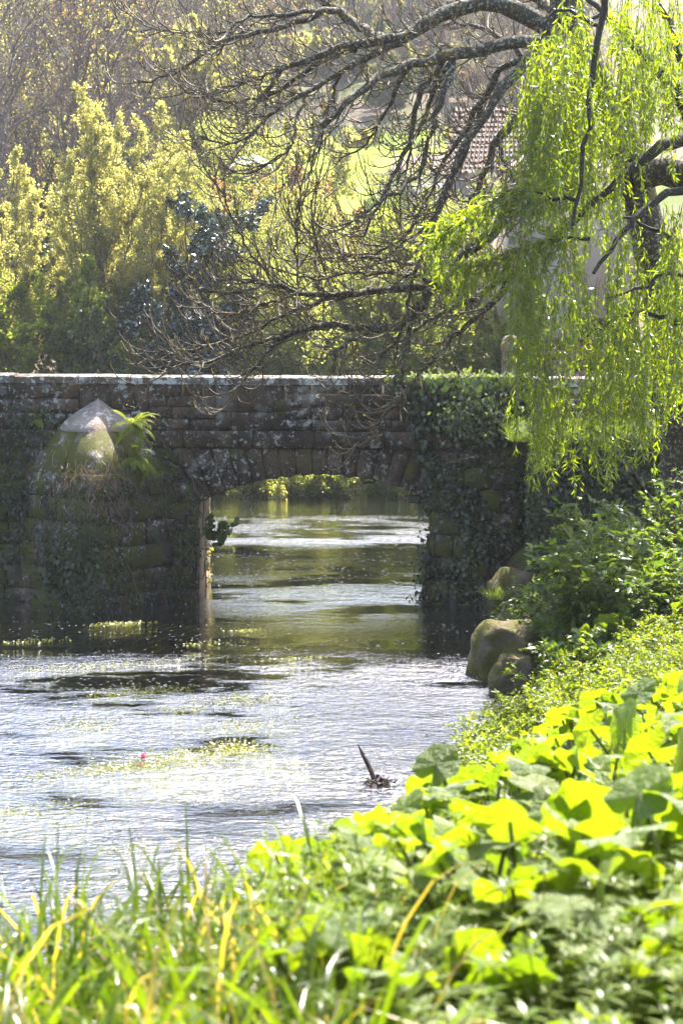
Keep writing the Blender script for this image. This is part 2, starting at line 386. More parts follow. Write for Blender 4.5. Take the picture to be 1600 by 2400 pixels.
WDIST = .068
def water_mat():
    m, n, out = newmat('river_water')
    p = geo_pos(n)
    sp = nd(n, 'ShaderNodeSeparateXYZ'); n.links.new(p, sp.inputs[0])
    mp = nd(n, 'ShaderNodeMapping'); mp.inputs['Rotation'].default_value = (0, 0, rad(8)); mp.inputs['Scale'].default_value = (.55, 1, 1)
    n.links.new(p, mp.inputs[0])
    big = noise(n, mp.outputs[0], 1.4, 3, .55)
    mid = noise(n, mp.outputs[0], 5.0, 3, .6)
    fine = noise(n, mp.outputs[0], 19.0, 3, .6)
    # where the stream runs rough: shallows before and behind the bridge; a smooth reach under it
    y = math_(n, 'ADD', sp.outputs[1], math_(n, 'MULTIPLY', math_(n, 'SUBTRACT', noise(n, p, .35, 3), .5), 2.2))
    yr = math_(n, 'DIVIDE', y, 60.0)
    amp = ramp(n, yr, [(0.0, 1.0), (.365, .95), (.392, .30), (.44, .27), (.456, .5), (.50, .42), (.53, .2), (.590, .15), (.612, .85), (.70, .80), (.735, .3), (1.0, .25)])
    calm = ramp(n, noise(n, mp.outputs[0], .62, 5, .62), [(.41, .10), (.50, 1.0)])
    amp = math_(n, 'MULTIPLY', amp, calm)
    h = math_(n, 'ADD', math_(n, 'MULTIPLY', big, .7), math_(n, 'ADD', math_(n, 'MULTIPLY', mid, .55), math_(n, 'MULTIPLY', fine, .42)))
    vo = nd(n, 'ShaderNodeTexVoronoi', voronoi_dimensions='2D'); vo.inputs['Scale'].default_value = 10.0; n.links.new(p, vo.inputs['Vector'])
    dome = math_(n, 'MAXIMUM', math_(n, 'SUBTRACT', .20, vo.outputs['Distance']), 0.0)
    dome = math_(n, 'MULTIPLY', math_(n, 'SUBTRACT', 1.0, math_(n, 'POWER', math_(n, 'MULTIPLY', vo.outputs['Distance'], 5.0, True), 2.0)), .024)
    spk = ramp(n, noise(n, mp.outputs[0], 1.1, 4, .65), [(.50, 0.0), (.56, 1.0)])
    dome = math_(n, 'MULTIPLY', math_(n, 'MULTIPLY', dome, spk), math_(n, 'LESS_THAN', vo.outputs['Color'], .35))
    b0 = nd(n, 'ShaderNodeBump'); b0.inputs['Distance'].default_value = 1.0; n.links.new(dome, b0.inputs['Height'])
    bp = nd(n, 'ShaderNodeBump'); bp.inputs['Distance'].default_value = WDIST
    n.links.new(b0.outputs[0], bp.inputs['Normal'])
    n.links.new(amp, bp.inputs['Strength']); n.links.new(h, bp.inputs['Height'])
    fr = nd(n, 'ShaderNodeFresnel'); fr.inputs[0].default_value = 1.85
    tr = nd(n, 'ShaderNodeBsdfTransparent'); tr.inputs[0].default_value = (.74, .68, .46, 1)
    gl = nd(n, 'ShaderNodeBsdfGlossy'); gl.inputs['Roughness'].default_value = .04
    gl.inputs[0].default_value = (1, 1, 1, 1)
    n.links.new(bp.outputs[0], gl.inputs['Normal'])
    mx = nd(n, 'ShaderNodeMixShader'); n.links.new(math_(n, 'MULTIPLY', fr.outputs[0], 1.55, True), mx.inputs[0])
    n.links.new(tr.outputs[0], mx.inputs[1]); n.links.new(gl.outputs[0], mx.inputs[2])
    n.links.new(mx.outputs[0], out.inputs[0])
    return m
M['water'] = water_mat()

# ------------------------------------------------------------------ terrain
SHORE = np.array([[-60, 6.5], [-8, 6.6], [-3, 7.2], [-1.2, 8.6], [0.1, 11.5], [.75, 14.0], [1.25, 16.2], [1.9, 19.0],
                  [2.15, 22.0], [2.1, 25.5], [2.2, 30.5], [3.2, 33], [3.8, 40], [4.5, 47], [9, 51.0], [60, 56]], float)
def shore_dist(X, Y):
    """signed distance from the near and right waterline, positive on land"""
    X = np.asarray(X, float); Y = np.asarray(Y, float)
    best = np.full(X.shape, 1e9); sgn = np.ones(X.shape)
    for a, b in zip(SHORE[:-1], SHORE[1:]):
        d = b - a; L2 = d @ d
        t = np.clip(((X - a[0]) * d[0] + (Y - a[1]) * d[1]) / L2, 0, 1)
        qx = X - (a[0] + t * d[0]); qy = Y - (a[1] + t * d[1])
        dist = np.hypot(qx, qy); cr = d[0] * qy - d[1] * qx
        up = dist < best
        best = np.where(up, dist, best); sgn = np.where(up, np.where(cr < 0, 1.0, -1.0), sgn)
    return best * sgn
def wob(X, Y, s, seed=0):
    return (np.sin(X * s + 1.3 * seed) * np.cos(Y * s * 1.13 + seed) + .5 * np.sin(X * s * 2.3 + Y * s * 1.7 + seed * 2.1)) / 1.5
def ground_z(X, Y):
    X = np.asarray(X, float); Y = np.asarray(Y, float)
    d = shore_dist(X, Y)
    top = 2.25 - .55 * np.clip((Y - 9) / 8, 0, 1) + .75 * np.clip((Y - 26) / 4, 0, 1)
    land = top * (1 - np.exp(-np.maximum(d, 0) / np.where(Y > 26, 1.0, 2.2))) + .05 * wob(X, Y, 2.1)
    bed = -.12 - .55 * (1 - np.exp(-np.maximum(-d, 0) / .7)) + .06 * wob(X, Y, 1.7, 3)
    z = np.where(d > 0, land, bed)
    # the far side of the river and the hill behind
    yb = 49.2 + .5 * wob(X, Y * 0, .35, 1) + np.where(X > 6, 3.0, 0)
    yb = np.where(X < -25, yb - (-25 - X) * .15, yb)
    f = Y - yb
    hill = .9 * (1 - np.exp(-np.maximum(f, 0) / .8)) + .27 * np.maximum(f - 2, 0) + .0006 * np.maximum(f - 40, 0) ** 2 \
        + 1.1 * wob(X, Y, .07, 2) * np.clip(f / 30, 0, 1) + .25 * wob(X, Y, .45, 5) * np.clip(f / 8, 0, 1)
    hill = np.minimum(hill, 74)
    z = np.where(f > 0, np.maximum(hill, np.where(d > 0, z, -9)), z)
    # left bank of the river, outside the picture
    dl = -(X + 17 + .5 * wob(X, Y, .3))
    z = np.where((dl > 0) & (Y > 12) & (f < 0), np.maximum(z, 1.6 * (1 - np.exp(-np.maximum(dl, 0) / 1.5))), z)
    return z
def gz(x, y): return float(ground_z(np.array([x]), np.array([y]))[0])

def axis(segs):
    out = []
    for a, b, s in segs: out += list(np.arange(a, b - 1e-6, s))
    return np.array(out + [segs[-1][1]])
gx = axis([(-180, -40, 7), (-40, -8, 1.6), (-8, 8, .16), (8, 40, 1.6), (40, 180, 7)])
gy = axis([(-40, -2, 4), (-2, 32, .2), (32, 60, .6), (60, 130, 2), (130, 300, 6)])
GX, GY = np.meshgrid(gx, gy)
V = np.stack([GX, GY, ground_z(GX, GY)], -1).reshape(-1, 3)
ii = np.arange(len(gy) * len(gx)).reshape(len(gy), len(gx))
Q = np.stack([ii[:-1, :-1], ii[:-1, 1:], ii[1:, 1:], ii[1:, :-1]], -1).reshape(-1, 4)
link('ground', mesh_np('ground', V, Q, True), M['ground'], kind='structure')
wx = np.array([-60, -20, -8, 0, 4, 12, 60.]); wy = np.array([5.5, 12, 20, 28, 36, 44, 58.])
WX, WY = np.meshgrid(wx, wy)
ii = np.arange(49).reshape(7, 7)
link('river', mesh_np('river', np.stack([WX, WY, WX * 0], -1).reshape(-1, 3), np.stack([ii[:-1, :-1], ii[:-1, 1:], ii[1:, 1:], ii[1:, :-1]], -1).reshape(-1, 4)), M['water'], kind='structure')
# sunlit meadow on the hillside
mx_ = np.linspace(-8, 16, 40); my_ = np.linspace(82, 112, 40)
MX, MY = np.meshgrid(mx_, my_)
MX = MX + 1.2 * np.sin(MY * .4); ii = np.arange(1600).reshape(40, 40)
link('meadow', mesh_np('meadow', np.stack([MX, MY, ground_z(MX, MY) + .06], -1).reshape(-1, 3), np.stack([ii[:-1, :-1], ii[:-1, 1:], ii[1:, 1:], ii[1:, :-1]], -1).reshape(-1, 4), True), M['meadow'], kind='structure')

# ------------------------------------------------------------------ bridge
BY, BT = 28.0, 2.3                    # front face and width of the bridge
def bx(px): return (px - 800) / 150.0
def bz(py): return EYE - (py - HORIZON) / 150.0
bridge = thing('stone_bridge', (0, BY, 0), 'old granite footbridge with one low arch, lichen and a pointed cutwater', 'bridge')
bridge.rotation_euler = (0, rad(.38), 0)
R0, XC, ZCR = 4.09, -.353, 1.985
ZC = ZCR - R0; HALF = 1.885; ZSP = ZC + math.sqrt(R0 ** 2 - HALF ** 2)
XL, XR = XC - HALF, XC + HALF
ZSTR0, ZSTR1, ZPAR, ZTOP = 2.40, 2.67, 3.39, 3.535
X0, X1 = -9.0, 12.0
sr = rng_(5)

def stone(name, poly, mat, parent, fmap, depth=.09, bev=.008, jit=.012, bulge=0.0):
    """one dressed stone: outline (u,v) on the face, worked edges, slightly uneven front"""
    poly = np.asarray(poly, float); c = poly.mean(0)
    # subdivide edges so that outlines can wander
    pts = []
    for a, b in zip(poly, np.roll(poly, -1, 0)):
        L = np.linalg.norm(b - a); m = 2 if L > .18 else 1
        for k in range(m):
            q = a + (b - a) * k / m
            if k == 0:      # knock the corner off
                pts.append(q + unit((c - q)[None])[0] * sr.uniform(.006, .03))
            else: pts.append(q + sr.normal(size=2) * jit)
    pts = np.array(pts); n = len(pts)
    ins = pts + unit(c - pts) * bev * sr.uniform(.7, 1.5, (n, 1))
    pr = sr.uniform(-.008, .009)
    rings = [(pts, depth), (pts, .014), (ins, 0.0)]
    V = []
    for p2, d in rings:
        for q in p2: V.append(fmap(q[0], q[1], d - pr + (sr.normal() * .004 if d < .05 else 0)))
    V.append(fmap(c[0], c[1], -pr - bulge - abs(sr.normal()) * .006))
    F4 = []
    for r_ in range(2):
        for k in range(n): F4.append([r_ * n + k, r_ * n + (k + 1) % n, (r_ + 1) * n + (k + 1) % n, (r_ + 1) * n + k])
    T3 = [[2 * n + k, 2 * n + (k + 1) % n, 3 * n] for k in range(n)]
    return link(name, mesh_np(name, V, [np.array(T3), np.array(F4)]), mat, parent)
def flat(u, v, d): return (u, d, v)
def proud(k): return lambda u, v, d: (u, d - k, v)

def row(name, xa, xb, za, zb, wmin, wmax, mat, parent, fmap, gap=.004, slant_a=None, slant_b=None, **kw):
    x = xa
    while x < xb - .02:
        wd = sr.uniform(wmin, wmax)
        e = x + wd
        if xb - e < wmin * .6: e = xb
        a0 = a1 = x + gap / 2; b0 = b1 = e - gap / 2
        if slant_a and x == xa: a0, a1 = slant_a(za) + gap / 2, slant_a(zb) + gap / 2
        if slant_b and e == xb: b0, b1 = slant_b(za) - gap / 2, slant_b(zb) - gap / 2
        j = sr.uniform(-.012, .012, 2)
        stone(name, [(a0, za + gap / 2), (b0, za + gap / 2 + j[0] * .4), (b1, zb - gap / 2 + j[1] * .4), (a1, zb - gap / 2)], mat, parent, fmap, **kw)
        x = e

# core of the bridge behind the facing stones, open under the arch
A = Acc()
def intr(x): return ZC + math.sqrt(max(R0 ** 2 - (x - XC) ** 2, 0))
xs = [X0, XL] + list(np.linspace(XL, XR, 25)[1:-1]) + [XR, X1]
def under(x, side=0):
    return intr(x) if XL - 1e-6 <= x <= XR + 1e-6 else -1.0
FY, BYK = .035, BT
for a, b in zip(xs[:-1], xs[1:]):
    inside = a >= XL - 1e-6 and b <= XR + 1e-6
    za, zb = (intr(a) + .012, intr(b) + .012) if inside else (-1.2, -1.2)
    A.add([(a, FY, za), (b, FY, zb), (b, FY, 2.45), (a, FY, 2.45)], Q=[[0, 1, 2, 3]])
    A.add([(b, BYK, zb), (a, BYK, za), (a, BYK, 2.45), (b, BYK, 2.45)], Q=[[0, 1, 2, 3]])
    if inside: A.add([(a, FY, za), (a, BYK, za), (b, BYK, zb), (b, FY, zb)], Q=[[0, 1, 2, 3]])
    A.add([(a, FY, 2.45), (b, FY, 2.45), (b, BYK, 2.45), (a, BYK, 2.45)], Q=[[0, 1, 2, 3]])
link('core_wall', A.mesh('core_wall'), M['stone_core'], bridge)
# inner faces of the two piers, of larger blocks
def inner_map(side):
    xx = XL if side < 0 else XR
    return lambda u, v, d: (xx + (d - .012) * side, u, v)
for side in (-1, 1):
    z = -.9
    while z < ZSP - .05:
        zt = min(z + sr.uniform(.32, .42), ZSP)
        if ZSP - zt < .15: zt = ZSP
        row('pier_stone', .03, BT, z, zt, .5, .9, M['inner'], bridge, inner_map(side), depth=.05)
        z = zt
# arch stones
NV = 17
ths = [-math.asin(HALF / R0) + i * 2 * math.asin(HALF / R0) / NV for i in range(NV + 1)]
ths = [t if i in (0, NV) else t + sr.uniform(-.004, .004) for i, t in enumerate(ths)]
for t0, t1 in zip(ths[:-1], ths[1:]):
    g = .0016
    t0 += g; t1 -= g
    bt = lambda t: (XC + R0 * math.sin(t), ZC + R0 * math.cos(t))
    tp = lambda t: (XC + math.tan(t) * (ZSTR0 - .006 - ZC), ZSTR0 - .006)
    mid = (t0 + t1) / 2
    stone('voussoir', [bt(t0), bt(t1), tp(t1), tp(t0)], M['stone'], bridge, proud(sr.uniform(0, .015)), depth=.35, bev=.02)
# courses
TAN = HALF / (ZSP - ZC)
sl_l = lambda z: XL - TAN * max(z - ZSP, 0)
sl_r = lambda z: XR + TAN * max(z - ZSP, 0)
zs = [-.9, -.52, -.16, .18, .53, .86, 1.2, ZSP, 1.86, 2.13, ZSTR0]
for za, zb in zip(zs[:-1], zs[1:]):
    row('face_stone', -5.9, sl_l((za + zb) / 2), za, zb, .38, .72, M['stone_low'], bridge, flat, slant_b=sl_l)
    row('face_stone', sl_r((za + zb) / 2), 3.3, za, zb, .35, .65, M['stone_low'], bridge, flat, slant_a=sl_r)
row('string_course_stone', -6.0, 6.6, ZSTR0, ZSTR1, .7, 1.2, M['stone'], bridge, proud(.05), depth=.16, bev=.03)
xa = -6.0
while xa < 6.5:           # courses change height every metre or two
    xb = min(xa + sr.uniform(.8, 1.9), 6.6)
    k = int(sr.integers(2, 5)); cuts = np.sort(ZSTR1 + (ZPAR - ZSTR1) * (np.arange(1, k) + sr.uniform(-.2, .2, k - 1)) / k)
    zz_ = [ZSTR1] + list(cuts) + [ZPAR]
    for za, zb in zip(zz_[:-1], zz_[1:]):
        row('parapet_stone', xa, xb, za, zb, .22, .7, M['stone'], bridge, flat, gap=.003, depth=.12, jit=.014)
    xa = xb
# coping: real slabs across the parapet's thickness
def slab(xa, xb, z0, z1, y0, y1, name, mat, par):
    pr = [(y0, z0), (y0 - .0, z1 - .035), (y0 + .05, z1), (y1 - .03, z1), (y1, z1 - .03), (y1, z0)]
    V = []; n = len(pr); q = []
    for x in (xa, (xa + xb) / 2, xb):
        for (yy, zz) in pr: V.append((x, yy + sr.normal() * .004, zz + sr.normal() * .004))
    for s in range(2):
        for k in range(n): q.append([s * n + k, (s + 1) * n + k, (s + 1) * n + (k + 1) % n, s * n + (k + 1) % n])
    V += [V[0 * n], V[1 * n]]
    me = bpy.data.meshes.new(name)
    me.from_pydata([tuple(v) for v in V[:3 * n]], [], [tuple(f) for f in q] + [tuple(range(n)), tuple(range(3 * n - 1, 2 * n - 1, -1))])
    return link(name, me, mat, par)
x = -6.1
while x < 7.2:
    e = x + sr.uniform(.75, 1.25)
    slab(x + .005, e - .005, ZPAR, ZTOP + sr.uniform(-.008, .008), -.025, .40, 'coping_stone', M['stone_top'], bridge); x = e
A = Acc()
for (y0, y1) in ((.06, .37), (BT - .4, BT)):
    v = [(X0, y0, 2.40), (X1, y0, 2.40), (X1, y1, 2.40), (X0, y1, 2.40)]
    v += [(a, b, 3.392) for a, b, c in v]
    A.add(v, Q=[[0, 1, 5, 4], [2, 3, 7, 6], [4, 5, 6, 7], [0, 4, 7, 3], [1, 2, 6, 5]])
link('parapet_core', A.mesh('parapet_core'), M['stone_core'], bridge)

# pointed cutwater on the left pier
def loft(rings):
    """closed strips between successive open rings"""
    n = len(rings[0]); V = np.concatenate([np.asarray(r, float) for r in rings])
    q = []
    for r in range(len(rings) - 1):
        for k in range(n - 1): q.append([r * n + k, r * n + k + 1, (r + 1) * n + k + 1, (r + 1) * n + k])
    return V, np.array(q)
cut = link('cutwater', None, None, bridge)
base_l, base_n, base_r = (-5.15, .0), (-3.66, -1.42), (-2.60, .0)
led_l, led_n, led_r = (-4.95, .0), (-3.68, -1.36), (-2.62, .0)
top_l, top_n, top_r = (-4.42, -.1), (-3.76, -.62), (-3.24, -.1)
ZLED, ZCAP = 2.02, 2.70
def tri_core(l, n_, r, z, sh=.03): return [(l[0] + sh, .06, z), (n_[0], n_[1] + sh * 1.5, z), (r[0] - sh, .06, z)]
V, q = loft([tri_core(base_l, base_n, base_r, -1.1), tri_core(led_l, led_n, led_r, ZLED), tri_core(top_l, top_n, top_r, ZCAP)])
link('core', mesh_np('core', V, q), M['stone_core'], cut)
def face_map(l0, n0, l1, n1, z0, z1, flip):
    """maps u in 0..1 from wall to nose and height v onto a leaning face"""
    l0, n0, l1, n1 = map(np.array, (l0, n0, l1, n1))
    nrm = np.array([-(n0 - l0)[1], (n0 - l0)[0]]); nrm = nrm / np.linalg.norm(nrm)
    if nrm[1] > 0: nrm = -nrm
    def f(u, v, d):
        s = (v - z0) / (z1 - z0)
        a = l0 + (l1 - l0) * s; b = n0 + (n1 - n0) * s
        p = a + (b - a) * u - nrm * d
        return (p[0], p[1], v)
    return f
for l0, n0, l1, n1, z0, z1, hgt, mat in ((base_l, base_n, led_l, led_n, -.9, ZLED, .37, M['stone_low']), (base_r, base_n, led_r, led_n, -.9, ZLED, .37, M['stone_low']),
                               (led_l, led_n, top_l, top_n, ZLED, ZCAP, .36, M['stone_mossy']), (led_r, led_n, top_r, top_n, ZLED, ZCAP, .36, M['stone_mossy'])):
    fm = face_map(l0, n0, l1, n1, z0, z1, False)
    L = math.dist(l0, n0); nr = 1 if z0 == ZLED else round((z1 - z0) / hgt)
    for r_ in range(nr):
        za = z0 + (z1 - z0) * r_ / nr; zb = z0 + (z1 - z0) * (r_ + 1) / nr
        ncol = 2 if z0 == ZLED else (3 if (r_ + nr) % 2 else 2)
        us = [0] + sorted(sr.uniform(k / ncol - .07, k / ncol + .07) for k in range(1, ncol)) + [1]
        for ua, ub in zip(us[:-1], us[1:]):
            g = .006 / L
            # work in metres along the face so that bevels stay square
            fmm = lambda u, v, d, fm=fm, L=L: fm(u / L, v, d)
            stone('cutwater_stone', [((ua + g) * L, za + .006), ((ub - g) * L, za + .006), ((ub - g) * L, zb - .006), ((ua + g) * L, zb - .006)], mat, cut, fmm, depth=.06)
# ledge slab between the two stages and conical cap
lip = [(led_l[0] - .02, .05), (led_n[0], led_n[1] - .03), (led_r[0] + .02, .05)]
V, q = loft([[(a, b, ZLED - .06) for a, b in lip], [(a, b, ZLED + .015) for a, b in lip], [(led_l[0] + .05, .05, ZLED + .03), (led_n[0], led_n[1] + .06, ZLED + .03), (led_r[0] - .05, .05, ZLED + .03)]])
link('ledge', mesh_np('ledge', V, q), M['stone_mossy'], cut)
rings = []
NC = 26
for s in np.linspace(0, 1, 12):
    ring = []
    for t in np.linspace(0, 1, NC):
        if t < .5: a = np.array(top_l) + (np.array(top_n) - np.array(top_l)) * t * 2
        else: a = np.array(top_n) + (np.array(top_r) - np.array(top_n)) * (t - .5) * 2
        ang = math.pi * (1 - t)
        rnd = np.array([-3.82 + .60 * math.cos(ang), -.05 - .62 * math.sin(ang)])
        a = .8 * a + .2 * rnd
        a = a + (a - np.array([-3.81, -.05])) * .015
        apex = np.array([-3.81, .02])
        k = 1 - s ** 1.12
        p = apex + (a - apex) * k
        z = ZCAP - .03 + .50 * s ** .9 + .012 * math.sin(7 * t + 5 * s)
        ring.append((p[0], p[1], z))
    rings.append(ring)
rings.insert(0, [(x_, y_, ZCAP - .05) for x_, y_, z_ in rings[0]])
V, q = loft(rings)
link('cap', mesh_np('cap', V, q, True), M['stone_cap'], cut, label='pale conical cap stone on the cutwater')

# rounded buttress on the right pier
but = link('buttress', None, None, bridge)
def but_map(u, v, d):
    k = 1.0 - .16 * np.clip(v / 2.3, 0, 1.2) + .10 * max(0, .5 - v)
    a = math.pi * (1 - u)
    c = 2.30
    r1, r2 = 1.02 * k - d, .62 * k - d
    return (c + r1 * math.cos(a), -r2 * math.sin(a) * 1.0 + .05, v)
zz = -.9
V, q = loft([[but_map(u, v, .04) for u in np.linspace(0, 1, 24)] for v in (-1.1, 0, .6, 1.2, 2.0, 2.35)])
link('core', mesh_np('core', V, q), M['stone_core'], but)
k_ = 0
while zz < 2.3:
    zt = min(zz + sr.uniform(.28, .36), 2.36)
    us = np.linspace(0, 1, 8 if k_ % 2 else 7); LB = 2.6
    for ua, ub in zip(us[:-1], us[1:]):
        stone('buttress_stone', [(ua * LB + .006, zz + .006), (ub * LB - .006, zz + .006), (ub * LB - .006, zt - .006), (ua * LB + .006, zt - .006)], M['stone_low'], but,
              lambda u, v, d: but_map(u / LB, v, d), depth=.07, bulge=.03)
    zz = zt; k_ += 1
V, q = loft([[but_map(u, 2.34, .0) for u in np.linspace(0, 1, 24)], [(2.3 + .2 * math.cos(math.pi * (1 - u)), .04, 2.52) for u in np.linspace(0, 1, 24)]])
link('top_slab', mesh_np('top_slab', V, q), M['stone_low'], but)

# floodlight and cable under the arch
fl = thing('floodlight', (bx(972), BY + .12, 1.60), 'small black floodlight hanging under the right side of the arch', 'floodlight')
def box_mesh(name, sx, sy, sz, bev=.01, c=(0, 0, 0)):
    import bmesh
    bm = bmesh.new(); bmesh.ops.create_cube(bm, size=1)
    for v in bm.verts: v.co = (v.co.x * sx + c[0], v.co.y * sy + c[1], v.co.z * sz + c[2])
    if bev: bmesh.ops.bevel(bm, geom=bm.edges[:], offset=bev, segments=1, affect='EDGES')
    me = bpy.data.meshes.new(name); bm.to_mesh(me); bm.free(); return me
link('housing', box_mesh('housing', .21, .12, .13, .018), M['metal'], fl)
link('lens', box_mesh('lens', .17, .01, .095, .003, (0, -.064, 0)), M['glassy'], fl)
link('bracket', box_mesh('bracket', .03, .03, .2, .004, (-.05, .02, .13)), M['metal'], fl)
t = np.linspace(0, 1, 12)
cab = np.stack([bx(845) + .22 * t, BY + .1 + 0 * t, 1.93 - .02 * t - .09 * np.sin(t * math.pi) * (1 + .4 * np.sin(t * 9))], 1)
V, q = tubes(cab, np.full((12,), .012), 6)
V2, q2 = tubes(cab + [0.03, .03, .01], np.full((12,), .010), 6)
A = Acc(); A.add(V, Q=q); A.add(V2, Q=q2)
link('cable', A.mesh('cable', True), M['metal'], None, label='loose black cable looping below the crown of the arch', category='cable')
exec_after = []

# ------------------------------------------------------------------ wall with ivy on the right bank
rw = thing('retaining_wall', (3.1, 26.2, 0), 'low stone bank wall under hanging ivy beside the bridge', 'wall')
def rwmap(u, v, d): return (u, d + .035 * u, v)
A = Acc(); A.add([(-.1, .04, -.5), (7, .3, -.5), (7, .3, 2.62), (-.1, .04, 2.62), (7, 2.0, 2.62), (-.1, 1.7, 2.62), (-.1, 1.7, -.5)], Q=[[0, 1, 2, 3], [3, 2, 4, 5], [6, 0, 3, 5]])
link('wall_core', A.mesh('wall_core'), M['stone_core'], rw)
z = -.2
while z < 2.6:
    zt = min(z + sr.uniform(.24, .36), 2.64)
    row('wall_stone', -.1, 3.4, z, zt, .35, .7, M['stone_low'], rw, rwmap, depth=.07)
    z = zt + .001

# ------------------------------------------------------------------ wall plants
def ivy_thing(name, label, cat, pts, nrm, r, mat, size=(.06, .1), stems=True, group=None, tpl=LEAF_O, hang=.6, asp=(.75, 1.0)):
    """leaves set on a surface: points, outward normals"""
    c = pts.mean(0); c[2] = pts[:, 2].min()
    t = thing(name, c, label, cat, group)
    n = len(pts)
    N = unit(nrm + .45 * r.normal(size=(n, 3)))
    Ax = unit(np.stack([r.normal(size=n) * .7, r.normal(size=n) * .4, -hang - r.random(n)], 1))
    L = r.uniform(*size, n)
    V, F = leaves(pts - c, Ax, N, L, L * r.uniform(*asp, n), tpl)
    link('foliage', mesh_np('foliage', V, F), mat, t)
    if stems:
        k = max(8, n // 90); idx = r.integers(0, n, k)
        S = pts[idx] - c - nrm[idx] * .02
        Pt = grow(r, S, np.tile([0, -.05, -1.0], (k, 1)) + .5 * r.normal(size=(k, 3)) * [1, .2, .3], r.uniform(.25, .7, k), 6, .12)
        V, q = tubes(Pt, taper(k, 6, .006, .003), 4)
        link('stems', mesh_np('stems', V, q), M['drystem'], t, kind='stuff')
    return t
def blob_pts(r, n, cx, cz, sx, sz, y, thick=.12, keep=None):
    """points in a ragged patch on the bridge's face; coordinates in metres"""
    X = r.normal(cx, sx, n); Z = r.normal(cz, sz, n)
    Y = y - np.abs(r.normal(0, thick, n))
    p = np.stack([X, Y, Z], 1)
    if keep is not None: p = p[keep(p)]
    return p
NF = np.array([0, -1, .25])
r = rng_(21)
# cascade over the parapet, x 960-1190
def casc(r, n):
    u = r.random(n); pxx = 940 + 290 * u + r.normal(0, 15, n)
    top = 882 + 0 * u; bot = np.interp(pxx, [930, 960, 1010, 1060, 1120, 1170, 1230], [905, 960, 1120, 1110, 1060, 1100, 1020]) + r.normal(0, 25, n)
    py = top + (bot - top) * r.random(n) ** .9
    X = (pxx - 800) / 150; Z = EYE - (py - HORIZON) / 150
    bul = .10 + .22 * np.exp(-((pxx - 1110) / 60) ** 2) * np.clip((Z - 2.0), 0, 1)
    Y = BY - .04 - np.abs(r.normal(0, 1, n)) * bul
    return np.stack([X, Y, Z], 1)
p = casc(r, 6200); p = p[(p[:, 2] > 2.95) | (np.sin(p[:, 0] * 6.1 + 1) + np.sin(p[:, 2] * 7 + p[:, 0] * 4) + r.normal(0, .6, len(p)) > -.1)]; ivy_thing('ivy', 'dark ivy curtain spilling over the parapet right of the arch', 'ivy', p, np.tile(NF, (len(p), 1)), r, M['ivy'], (.06, .105))
# sunlit top of that ivy
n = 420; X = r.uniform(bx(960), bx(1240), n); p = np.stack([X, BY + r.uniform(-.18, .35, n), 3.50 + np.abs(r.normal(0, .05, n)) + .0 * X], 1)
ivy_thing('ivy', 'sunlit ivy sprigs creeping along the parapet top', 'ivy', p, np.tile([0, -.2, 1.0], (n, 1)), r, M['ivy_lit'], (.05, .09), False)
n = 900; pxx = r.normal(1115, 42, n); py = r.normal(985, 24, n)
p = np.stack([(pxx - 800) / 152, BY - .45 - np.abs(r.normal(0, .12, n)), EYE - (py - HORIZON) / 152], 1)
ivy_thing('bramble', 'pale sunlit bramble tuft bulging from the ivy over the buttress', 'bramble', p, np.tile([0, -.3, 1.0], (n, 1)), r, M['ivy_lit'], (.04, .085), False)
# pier right: creepers on the buttress
def on_but(r, n, u0, u1, v0, v1, push=.05):
    u = r.uniform(u0, u1, n); v = r.uniform(v0, v1, n)
    pts = np.array([but_map(a, b, -abs(r.normal(0, push)) - .01) for a, b in zip(u, v)]) + [0, BY, 0]
    nr = np.array([[math.cos(math.pi * (1 - a)), -math.sin(math.pi * (1 - a)), .3] for a in u])
    return pts, nr
p, nr = on_but(r, 3400, .0, .75, -.05, 2.2, .09); keep = (r.random(len(p)) < np.clip(1.3 - p[:, 2] * .5, .12, 1)) & (np.sin(p[:, 0] * 7) + np.sin(p[:, 2] * 6 + p[:, 0] * 3) + r.normal(0, .6, len(p)) > .25); p, nr = p[keep], nr[keep]
ivy_thing('creeper', 'dark green creeper clothing the foot of the right pier', 'creeper', p, nr, r, M['ivy'], (.04, .08))
p, nr = on_but(r, 1500, .62, 1.0, .2, 2.2, .05)
ivy_thing('creeper', 'fine dark creeper down the bank side of the right pier', 'creeper', p, nr, r, M['ivy'], (.03, .055))
n = 500; p = np.stack([r.normal(XR - .06, .05, n), BY + r.uniform(-.12, .4, n), r.uniform(.1, 1.5, n)], 1)
ivy_thing('creeper', 'green creeper fringing the inner edge of the right pier', 'creeper', p, np.tile([-1, -.5, .2], (n, 1)), r, M['green'], (.04, .08), False)
# ivy on retaining wall
n = 9000; X = r.uniform(2.7, 7.2, n); Z = r.uniform(.1, 2.75, n) ; Yw = 26.2 + .035 * (X - 3.1) - .03 - np.abs(r.normal(0, .10, n))
p = np.stack([X, Yw, Z], 1)
ivy_thing('ivy', 'dense dark ivy hanging over the bank wall', 'ivy', p, np.tile(NF, (n, 1)), r, M['ivy'], (.05, .085))
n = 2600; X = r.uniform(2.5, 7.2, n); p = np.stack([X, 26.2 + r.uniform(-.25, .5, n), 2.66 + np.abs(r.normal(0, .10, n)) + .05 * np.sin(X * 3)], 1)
ivy_thing('ivy', 'sunlit pale ivy along the top of the bank wall', 'ivy', p, np.tile([0, -.3, 1.0], (n, 1)), r, M['ivy_lit'], (.04, .08), False)
